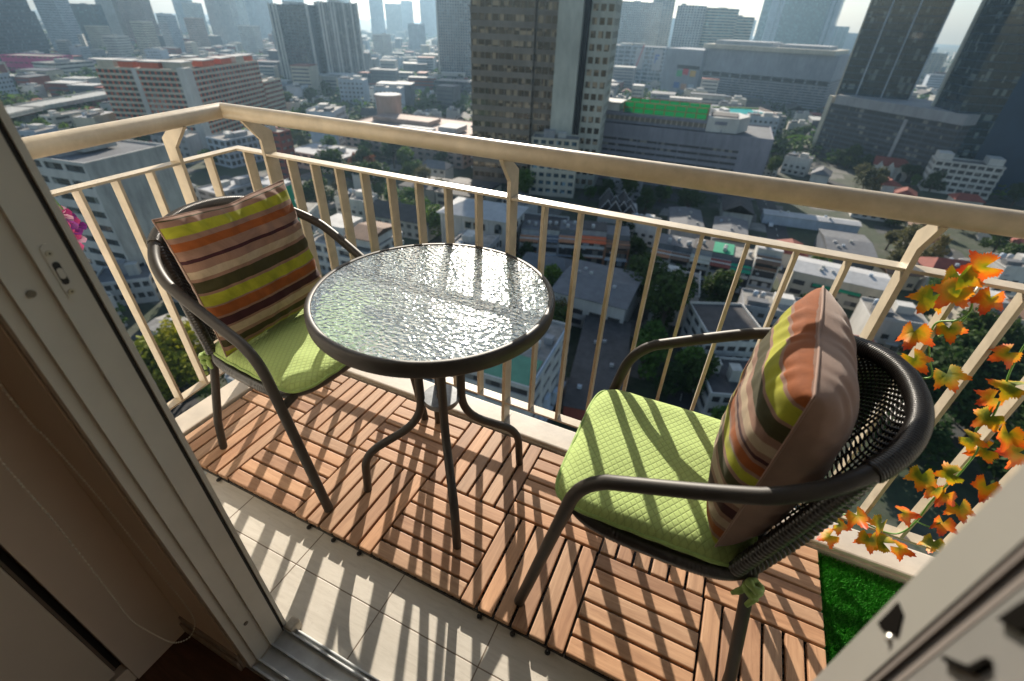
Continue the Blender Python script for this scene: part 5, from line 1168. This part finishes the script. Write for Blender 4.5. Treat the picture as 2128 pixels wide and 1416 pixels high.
# ---------------------------------------------------------------- fillers: prototypes, then copies
def inside(x, y, r):
    for (ox, oy, c, s, w, d) in OCC:
        u, v = (x-ox)*c+(y-oy)*s, -(x-ox)*s+(y-oy)*c
        if -r < u < w+r and -r < v < d+r: return True
    return False
def screen(x, y, z=GZ):
    v = Vector((x, y, z))-CAM_POS; q = v.dot(_f)
    if q <= 0: return None
    return 1064+969.2*v.dot(_r)/q, 708-969.2*v.dot(_u)/q
def proto_house(i, w, d, h, wall, roofc, hip, flat=False):
    t = thing('house', (0, 0, GZ), 0, label='x', cat='house', group='low houses among the trees')
    MB().box((-w/2, -d/2, 0), (w/2, d/2, h)).build('wall', W[wall], t)
    if flat:
        m_ = MB(); m_.box((-w/2-.15, -d/2-.15, h), (w/2+.15, d/2+.15, h+.3)); m_.box((-w/2, -d/2, h+.3), (w/2, -d/2+.25, h+1)); m_.box((-w/2, d/2-.25, h+.3), (w/2, d/2, h+1)); m_.build('parapet', W[wall], t)
        MB().box((-w/2+.1, -d/2+.26, h+.3), (w/2-.1, d/2-.26, h+.36)).build('roof', W[roofc], t); MB().box((0, 0, h+.36), (w*.3, d*.3, h+2.6)).build('roof_house', W['white'], t)
    else: gable(t, w, d, h+.02, min(w, d)*.28, x=-w/2, y=-d/2, mat=roofc, hip=hip, over=.7)
    if flat:
        for k in range(int(w/5)): MB().box((-w/2+1+k*5, -d/2-1.0, 3.0), (-w/2+4+k*5, -d/2-.005, 3.25)).build('balcony_slab', W['white'], t)
        for k in range(int(w/4)): MB().box((-w/2+1.2+k*4, -d/2-.55, h-2.6-(k % 2)*3.2), (-w/2+2.1+k*4, -d/2-.005, h-2.0-(k % 2)*3.2)).build('air_unit', W['roofw'], t)
        for k in range(2): MB().lathe([(0, h+.36), (.8, h+.36), (.8, h+2.2), (0, h+2.4)], (-w*.3+k*2.2, d*.2), 10).build('water_tank', W['roofw' if k else 'blue'], t)
        MB().box((-w*.45, -d*.35, h+.36), (-w*.12, -d*.1, h+1.9)).build('roof_shed', W['roofg'], t)
    n = max(2, int(w/3.2))
    for f in range(max(1, int(h//3.2))):
        for k in range(n): MB().box((-w/2+w*(k+.25)/n, -d/2-.10, f*3.2+1), (-w/2+w*(k+.75)/n, -d/2-.003, f*3.2+2.4)).build('window', GLS['void'], t)
    return reg(t)
PR = [proto_house(0, 12, 9, 6, 'white', 'roofr', 3), proto_house(1, 10, 8, 5.5, 'cream', 'roofb', 0), proto_house(2, 15, 10, 6.5, 'white', 'roofg', 3), proto_house(3, 14, 11, 9.5, 'white', 'roofc', 0, True),
      proto_house(4, 18, 12, 13, 'grey', 'roofc', 0, True), proto_house(5, 22, 13, 16, 'cream', 'roofw', 0, True), proto_house(6, 26, 14, 7, 'conc', 'roofd', 0), proto_house(7, 20, 16, 20, 'blue', 'roofc', 0, True)]
desc = ['white house with a red hipped roof', 'cream house with a brown gabled roof', 'white house with a grey hipped roof', 'white three storey flat roofed house', 'grey four storey flat roofed block', 'cream five storey flat roofed block', 'long concrete shed with dark roof', 'pale blue six storey block']
LM = [((560, 330), 'left railing corner'), ((330, 430), 'side railing'), ((700, 180), 'twin residential towers'), ((850, 260), 'brown hall'), ((760, 420), 'white balcony flats'), ((990, 470), 'white villa'), ((1100, 300), 'brown office tower'), ((1300, 300), 'parking building'),
      ((1150, 560), 'left shophouse row'), ((1450, 560), 'right shophouse row'), ((1620, 500), 'market street'), ((1560, 270), 'pool terrace'), ((1600, 170), 'shopping mall'), ((1830, 270), 'dark podium'), ((2000, 350), 'white apartment house'), ((1750, 570), 'blue-white market roof'),
      ((2000, 540), 'bright red roof'), ((2050, 660), 'arched building'), ((350, 200), 'orange apartment block'), ((100, 150), 'pink building'), ((120, 220), 'expressway'), ((1250, 600), 'broad grey hall roof'), ((1240, 760), 'dark low hall'), ((1530, 690), 'white building by the cushion'), ((1900, 900), 'leaf garland'), ((350, 780), 'left chair leg')]
def where(x, y, h=4):
    s_ = screen(x, y, GZ+h); best = sorted((math.hypot(s_[0]-a[0], s_[1]-a[1]), n, a) for a, n in LM)[0]
    dx, dy = s_[0]-best[2][0], s_[1]-best[2][1]; v = ('right of' if dx > 0 else 'left of') if abs(dx) > abs(dy) else ('below' if dy > 0 else 'above')
    dist = 'just' if best[0] < 45 else ('some way' if best[0] < 110 else 'far')
    return '%s %s the %s' % (dist, v, best[1])
hr = random.Random(21); first = [True]*8; placed = []; used = {}
def lab(base, x, y, h):
    l = ' '.join((base+' '+where(x, y, h)).split()[:16]); used[l] = used.get(l, 0)+1; return l
def put(i, x, y, rz):
    if first[i]: o = PR[i]; first[i] = False; o.location = (x, y, GZ); o.rotation_euler = (0, 0, rz); o['label'] = lab(desc[i], x, y, 6)
    else: o = copy_tree(PR[i], (x, y, GZ), rz, hr.uniform(.85, 1.15), label=lab(desc[i], x, y, 6))
    placed.append((x, y)); OCC.append((x-6, y-6, 1, 0, 12, 12)); return o
HOUSE_PX = [(86.8, 312.7), (96.2, 300.9), (114.7, 319.3), (125.6, 318.0), (152.6, 371.3), (129.9, 293.8), (82.0, 332.2), (67.0, 279.9), (114.6, 271.7), (83.4, 260.5), (116.6, 360.4), (119.2, 251.0), (49.2, 336.5), (36.6, 353.6), (64.0, 196.8), (70.5, 192.1), (100.9, 212.6), (-85.6, 198.9), (-70.4, 186.0), (-55.3, 194.7), (-26.6, 192.0)]
for k, (x, y) in enumerate(HOUSE_PX):
    if not inside(x, y, 5): put((0, 1, 0, 0, 0, 1, 0, 2, 0, 1, 0, 0, 2, 3, 1, 0, 3, 2, 3, 2, 3)[k], x, y, hr.uniform(-.3, .3)+(1.57 if k % 3 == 0 else 0))
tries = 0
while len(placed) < 300 and tries < 9000:
    tries += 1; r0 = 78*(1500/78)**(hr.random()**.85); a0 = R(hr.uniform(-76, 22)); x, y = r0*math.sin(a0), r0*math.cos(a0); s_ = screen(x, y)
    if not s_ or not (-60 < s_[0] < 2190 and 40 < s_[1] < 900): continue
    if (y < 130 and x > -20) or (18 < x < 105 and 262 < y < 405): continue
    r_ = 9+r0*.010
    if inside(x, y, r_): continue
    big = r0 > 350; i = hr.choice([0, 1, 2, 3, 3, 4, 6] if not big else [3, 3, 4, 5, 6, 7, 2, 3, 0])
    put(i, x, y, hr.choice([.10, .10, .10+1.57]) if x > -150 else hr.choice([.42, .42+1.57]))

fb_ = MB(); mats_ = [W[k_] for k_ in ('white', 'cream', 'grey', 'blue', 'roofg', 'roofr', 'conc', 'dgrey')]; cnt = 0; tries = 0
while cnt < 1500 and tries < 9000:
    tries += 1; r0 = hr.uniform(520, 3600) if cnt % 2 else hr.uniform(480, 1500); a0 = R(hr.uniform(-78, 22)); x, y = r0*math.sin(a0), r0*math.cos(a0); s_ = screen(x, y)
    if not s_ or not (-80 < s_[0] < 2200 and 20 < s_[1]) or inside(x, y, 14): continue
    w, d, h = hr.uniform(10, 34), hr.uniform(10, 24), hr.choice([5, 6, 7, 9, 12, 12, 16, 24])*hr.uniform(.8, 1.2); mt = Matrix.Translation((x, y, GZ)) @ Matrix.Rotation(.1 if x > -300 else .42, 4, 'Z')
    i_ = hr.randrange(8); j_ = hr.choice([4, 4, 5, 6, 7, 0])
    fb_.box((-w/2, -d/2, 0), (w/2, d/2, h), i_, mt); fb_.box((-w/2-.4, -d/2-.4, h+.01), (w/2+.4, d/2+.4, h+.6), j_, mt)
    if h > 8:
        for k_ in range(int(h//3.4)): fb_.box((-w/2+.8, -d/2-.12, k_*3.4+1.3), (w/2-.8, -d/2-.02, k_*3.4+2.7), 7, mt)
    cnt += 1
fb_.build('distant_houses', mats_, kind='stuff', label='dense far-off low city blocks fading into the haze below the skyline', cat='distant houses')
# ---------------------------------------------------------------- trees
def foliage(name, c0, c1):
    m, nt, b, out = newmat(name)
    g = N(nt, 'ShaderNodeNewGeometry'); f = tex(nt, g.outputs['Position'], .55, 5, .7); oi = N(nt, 'ShaderNodeObjectInfo')
    c = ramp(nt, f, [(.3, c0), (.68, c1)]); c = mix(nt, 1, c, ramp(nt, oi.outputs['Random'], [(0, (.65, .75, .8)), (.5, (1, 1, 1)), (1, (1.35, 1.15, .8))]), 'MULTIPLY')
    nt.links.new(c, b.inputs['Base Color']); b.inputs['Roughness'].default_value = .75; b.inputs['Specular IOR Level'].default_value = .2
    tr = N(nt, 'ShaderNodeBsdfTranslucent'); nt.links.new(c, tr.inputs[0]); mx = N(nt, 'ShaderNodeMixShader'); mx.inputs[0].default_value = .3
    nt.links.new(b.outputs[0], mx.inputs[1]); nt.links.new(tr.outputs[0], mx.inputs[2]); nt.links.new(mx.outputs[0], out.inputs[0]); return m
FG = dict(dark=foliage('foliage_dark', (.016, .038, .009), (.055, .10, .022)), mid=foliage('foliage_mid', (.035, .085, .012), (.11, .20, .030)), yellow=foliage('foliage_yellow', (.09, .12, .010), (.26, .27, .020)), red=foliage('foliage_red', (.07, .03, .014), (.22, .085, .040)), dry=foliage('foliage_dry', (.055, .055, .020), (.15, .14, .055)))
bark = wallm('bark', (.10, .075, .055), .2)
def tree_mesh(seed, n=1500, leaf=.42):
    rnd = random.Random(seed); m_ = MB(); cl = []
    for k in range(11):
        a = rnd.uniform(0, 6.28); r = rnd.uniform(0, 2.7); cl.append((r*math.cos(a), r*math.sin(a), rnd.uniform(3.6, 7.6)-r*.35, rnd.uniform(1.1, 2.1)))
    for k in range(n):
        x, y, z, r = cl[rnd.randrange(len(cl))]; d = Vector((rnd.gauss(0, 1), rnd.gauss(0, 1), rnd.gauss(0, .8))).normalized()*r*rnd.uniform(.55, 1.08)
        p = Vector((x, y, z))+d; u = Vector((rnd.uniform(-1, 1), rnd.uniform(-1, 1), rnd.uniform(-.6, .6))).normalized(); v = u.cross(Vector((rnd.uniform(-1, 1), rnd.uniform(-1, 1), rnd.uniform(.2, 1)))).normalized(); s_ = leaf*rnd.uniform(.5, 1.2)
        m_.add([p-u*s_, p+v*s_*.6, p+u*s_, p-v*s_*.6], [(0, 1, 2, 3)])
    return m_
def tree_proto(seed, col, n=1500, leaf=.42):
    t = thing('tree', (0, 0, GZ), 0, label='x', cat='tree', group='trees between the buildings'); tree_mesh(seed, n, leaf).build('crown', FG[col], t)
    m_ = MB(); m_.tube([(0, 0, 0), (.1, 0, 2), (0, .1, 4.5)], [.34, .26, .15], 7); rnd = random.Random(seed)
    for k in range(5): a = rnd.uniform(0, 6.28); m_.tube([(.05, .02, 2.2+.3*k), (math.cos(a)*1.1, math.sin(a)*1.1, 3.6+.4*k), (math.cos(a)*2.0, math.sin(a)*2.0, 4.8+.4*k)], [.14, .09, .05], 5)
    m_.build('trunk', bark, t); return reg(t)
TP = {c: [tree_proto(s_+i*17, c, n) for i in range(2)] for s_, (c, n) in enumerate((('dark', 1700), ('mid', 1600), ('yellow', 2000), ('red', 1300), ('dry', 1100)))}
tfirst = {}; tr_ = random.Random(4); cn = dict(dark='dark green', mid='green', yellow='yellow-green', red='reddish', dry='dry olive')
def tree(c, x, y, s_, lbl=None):
    p = TP[c][tr_.randrange(2)]; key = p.name; l = (lbl or '%s %s tree' % ('tall' if s_ > 1.35 else 'small' if s_ < .8 else 'round', cn[c]))
    if not lbl: l = lab(l, x, y, 5)
    if key not in tfirst: tfirst[key] = 1; o = p; o.location = (x, y, GZ); o.rotation_euler = (0, 0, tr_.uniform(0, 6)); o.scale = (s_,)*3; o['label'] = l
    else: q = s_*tr_.uniform(.85, 1.15); o = copy_tree(p, (x, y, GZ), tr_.uniform(0, 6), (q*tr_.uniform(.85, 1.2), q, q*tr_.uniform(.75, 1.25)), label=l)
    return o
for c, s_, pts in (('dark', 1.9, [(-11.5, 136.9), (-4.2, 134.1), (-5.5, 121.3), (-16.4, 145.1)]), ('dark', 1.4, [(-32.1, 188.9), (-24.9, 171.1), (-6.0, 171.9), (-33.2, 106.7), (-38.8, 125.7), (7.1, 97.1), (6.8, 146.7), (-32.6, 229.9), (-29.1, 248.7), (-44.5, 239.6), (-54.2, 238.3), (-20.5, 272.7)]),
                   ('mid', 1.5, [(5.5, 100.3), (-5.3, 105.9), (-116.1, 159.8), (-130.3, 172.8), (-107.7, 158.2), (-98.6, 151.3), (-136.0, 169.4), (-210.3, 239.1), (-208.1, 255.6), (-168.3, 226.2), (-219.4, 219.4), (-92.5, 220.1)]), ('dark', 1.7, [(-183.8, 184.2), (-170.0, 182.9), (-156.9, 181.7), (-170.6, 156.9), (-169.6, 149.9), (-181.5, 230.3), (-182.7, 205.7)]),
                   ('red', 1.5, [(-215.6, 215.2), (-205.0, 215.5), (-189.2, 207.4), (-177.5, 203.4)]), ('yellow', 1.5, [(-107.5, 44.2), (-99.7, 42.3), (-104.1, 40.1), (-104.2, 48.0), (-111.2, 48.6)]), ('mid', 1.3, [(-451.6, 182.2), (-424.2, 162.4), (-397.9, 163.0), (-453.7, 170.6), (-388.7, 169.1), (-393.7, 183.1), (-507.3, 201.0), (-481.0, 207.3), (-522.0, 217.7), (-504.3, 190.5), (-491.6, 226.1), (-368.9, 182.3)]),
                   ('mid', 1.5, [(-284.8, 430.7), (-276.6, 401.6), (-265.9, 427.0), (-305.8, 453.9), (-262.0, 448.2), (-361.9, 430.6), (-323.7, 350.6), (-314.4, 328.2)]), ('dark', 1.6, [(-357.5, 296.9), (-362.4, 321.8), (-325.4, 306.8), (-321.2, 273.3), (-352.9, 328.9), (-348.7, 347.6), (-339.8, 271.8), (-374.2, 362.0)]),
                   ('dry', 1.5, [(70.7, 327.5), (70.9, 349.7), (77.1, 331.3), (68.1, 233.6), (71.3, 221.9), (77.6, 238.9), (67.3, 207.5), (75.0, 211.7), (-141.0, 200.4), (-126.3, 195.5)]), ('dark', 1.5, [(69.6, 387.9), (64.3, 391.8), (76.9, 378.6), (77.7, 271.0), (107.2, 349.4), (106.1, 280.2), (108.9, 235.1), (108.7, 250.6), (22.7, 332.2), (98.5, 366.6), (142.3, 340.8)]),
                   ('dark', 1.8, [(55.5, 112.4), (62.7, 119.7), (70.4, 127.5), (74.5, 122.1), (50.9, 97.1), (72.0, 107.8), (61.3, 126.9), (64.1, 110.0), (65.8, 97.6), (51.9, 114.2), (83.1, 138.1), (76.4, 138.9), (71.2, 143.1)]), ('mid', .9, [(16.3, 132.8), (39.0, 171.2), (34.6, 142.4), (-7.3, 158.0), (7.0, 161.7), (-145.3, 53.2), (-143.2, 48.8), (-140.1, 45.3), (-94.9, 44.8), (-85.1, 111.8), (-87.5, 127.1)])):
    for x, y in pts: tree(c, x, y, s_*tr_.uniform(.85, 1.15))
k = 0; tries = 0
while k < 165 and tries < 6000:
    tries += 1; r0 = 85*(900/85)**tr_.random(); a0 = R(tr_.uniform(-74, 23)); x, y = r0*math.sin(a0), r0*math.cos(a0); s_ = screen(x, y)
    if not s_ or not (-40 < s_[0] < 2170 and 90 < s_[1] < 950) or inside(x, y, 3): continue
    k += 1; tree(tr_.choice(['dark', 'dark', 'mid', 'mid', 'dry']), x, y, tr_.uniform(.8, 1.5))
ft = MB(); cnt = 0
while cnt < 4200:
    r0 = tr_.uniform(380, 2600) if cnt % 3 else tr_.uniform(380, 900); a0 = R(tr_.uniform(-78, 23)); x, y = r0*math.sin(a0), r0*math.cos(a0)
    cnt += 1
    if inside(x, y, 5): continue
    r_ = tr_.uniform(3, 7)
    for k_ in range(26):
        p = Vector((x+tr_.gauss(0, r_*.6), y+tr_.gauss(0, r_*.6), GZ+tr_.uniform(1.5, r_*1.7))); u = Vector((tr_.uniform(-1, 1), tr_.uniform(-1, 1), tr_.uniform(-.5, .5))).normalized(); v = u.cross(Vector((tr_.uniform(-1, 1), tr_.uniform(-1, 1), 1))).normalized(); q = r_*.38
        ft.add([p-u*q, p+v*q*.7, p+u*q, p-v*q*.7], [(0, 1, 2, 3)], cnt % 2)
ft.build('distant_trees', [FG['mid'], FG['dark']], kind='stuff', label='distant tree cover spreading between the far-off city blocks', cat='distant trees')
# ---------------------------------------------------------------- cars
def carm():
    m, nt, b, out = newmat('car_paint'); oi = N(nt, 'ShaderNodeObjectInfo')
    nt.links.new(ramp(nt, oi.outputs['Random'], [(0, (.55, .55, .55)), (.35, (.60, .60, .62)), (.5, (.03, .03, .035)), (.7, (.25, .26, .28)), (.85, (.30, .03, .03)), (1, (.05, .10, .25))], 'CONSTANT'), b.inputs['Base Color']); b.inputs['Roughness'].default_value = .25; return m
CP = thing('car', (0, 0, GZ), 0, label='x', cat='car', group='cars on the streets below')
m_ = MB(); m_.prism([(-2.15, .35), (2.15, .35), (2.2, .75), (1.3, .95), (.75, 1.42), (-1.0, 1.45), (-1.7, .98), (-2.15, .9)], -.85, .85, mt=Matrix(((1, 0, 0, 0), (0, 0, -1, 0), (0, 1, 0, 0), (0, 0, 0, 1)))); m_.build('body', carm(), CP)
m_ = MB(); m_.prism([(1.22, .97), (.76, 1.36), (-.98, 1.39), (-1.55, 1.0)], -.87, .87, mt=Matrix(((1, 0, 0, 0), (0, 0, -1, 0), (0, 1, 0, 0), (0, 0, 0, 1)))); m_.build('windows', GLS['dark'], CP)
for x in (-1.35, 1.35):
    for y in (-.8, .8): MB().tube([(x, y-.1, .33), (x, y+.1, .33)], .33, 12).build('wheel', seal_m, CP)
reg(CP); CARS = [(3.4, 111.5), (3.6, 116.6), (3.1, 124.4), (27.1, 190.1), (28.9, 177.7), (25.0, 215.2), (31.9, 160.1), (23.4, 239.8), (-3.1, 141.4), (-0.1, 166.2), (34.3, 372.9), (40.5, 369.6), (23.3, 250.7), (32.1, 144.0), (-40.1, 116.6), (-71.0, 101.8)]
CLB = ['small car parked in the lane, nearest one', 'car parked in the lane behind the nearest one', 'third car up the lane', 'car in the market street beside the tall white shophouse', 'car in the market street below the shophouses', 'car at the upper market street', 'car in the market street by the long market building', 'car near the white street awnings', 'car at the lane junction', 'car parked at the end of the shophouse row', 'truck-like car on the sunlit avenue', 'second car on the sunlit avenue', 'car under the market awnings', 'car half hidden by the right cushion', 'car near the broad grey hall', 'car in the street below the villa']
for k, (x, y) in enumerate(CARS):
    a = tr_.choice([1.4, 1.5, 1.65]) if 2 < k < 10 else tr_.uniform(0, 3)
    if k == 0: CP.location = (x, y, GZ+.03); CP.rotation_euler = (0, 0, a); CP['label'] = CLB[0]
    else: copy_tree(CP, (x, y, GZ+.03), a, 1.05, label=CLB[k])

# labels shared by look-alikes are fine only inside one group: add a distinguishing number-free hint where they still clash
from collections import defaultdict
dd = defaultdict(list)
for o in COL.objects:
    if o.parent is None and o.get('label'): dd[o['label']].append(o)
for l, os_ in dd.items():
    if len(os_) < 2: continue
    os_.sort(key=lambda o: (screen(o.location.x, o.location.y, GZ) or (0, 0))[0]); n = len(os_)
    names = {2: ['left one', 'right one'], 3: ['left one', 'middle one', 'right one']}.get(n) or (['leftmost', 'second from left', 'third from left', 'fourth from left', 'fifth from left', 'sixth from left', 'seventh from left', 'eighth from left', 'ninth from left', 'tenth from left'][:n-1]+['rightmost'])
    for o, nm in zip(os_, names): o['label'] = l+', '+nm

# ---------------------------------------------------------------- haze
hm = bpy.data.materials.new('haze'); hm.use_nodes = True; nt = hm.node_tree
for n_ in list(nt.nodes):
    if n_.type != 'OUTPUT_MATERIAL': nt.nodes.remove(n_)
pv = N(nt, 'ShaderNodeVolumePrincipled'); pv.inputs['Color'].default_value = (.30, .47, .64, 1); pv.inputs['Density'].default_value = 1.75e-4; pv.inputs['Anisotropy'].default_value = .58
nt.links.new(pv.outputs[0], [n_ for n_ in nt.nodes if n_.type == 'OUTPUT_MATERIAL'][0].inputs['Volume'])
MB().box((-6700, -60, GZ-1), (4000, 7000, 300)).build('haze', hm, kind='stuff')
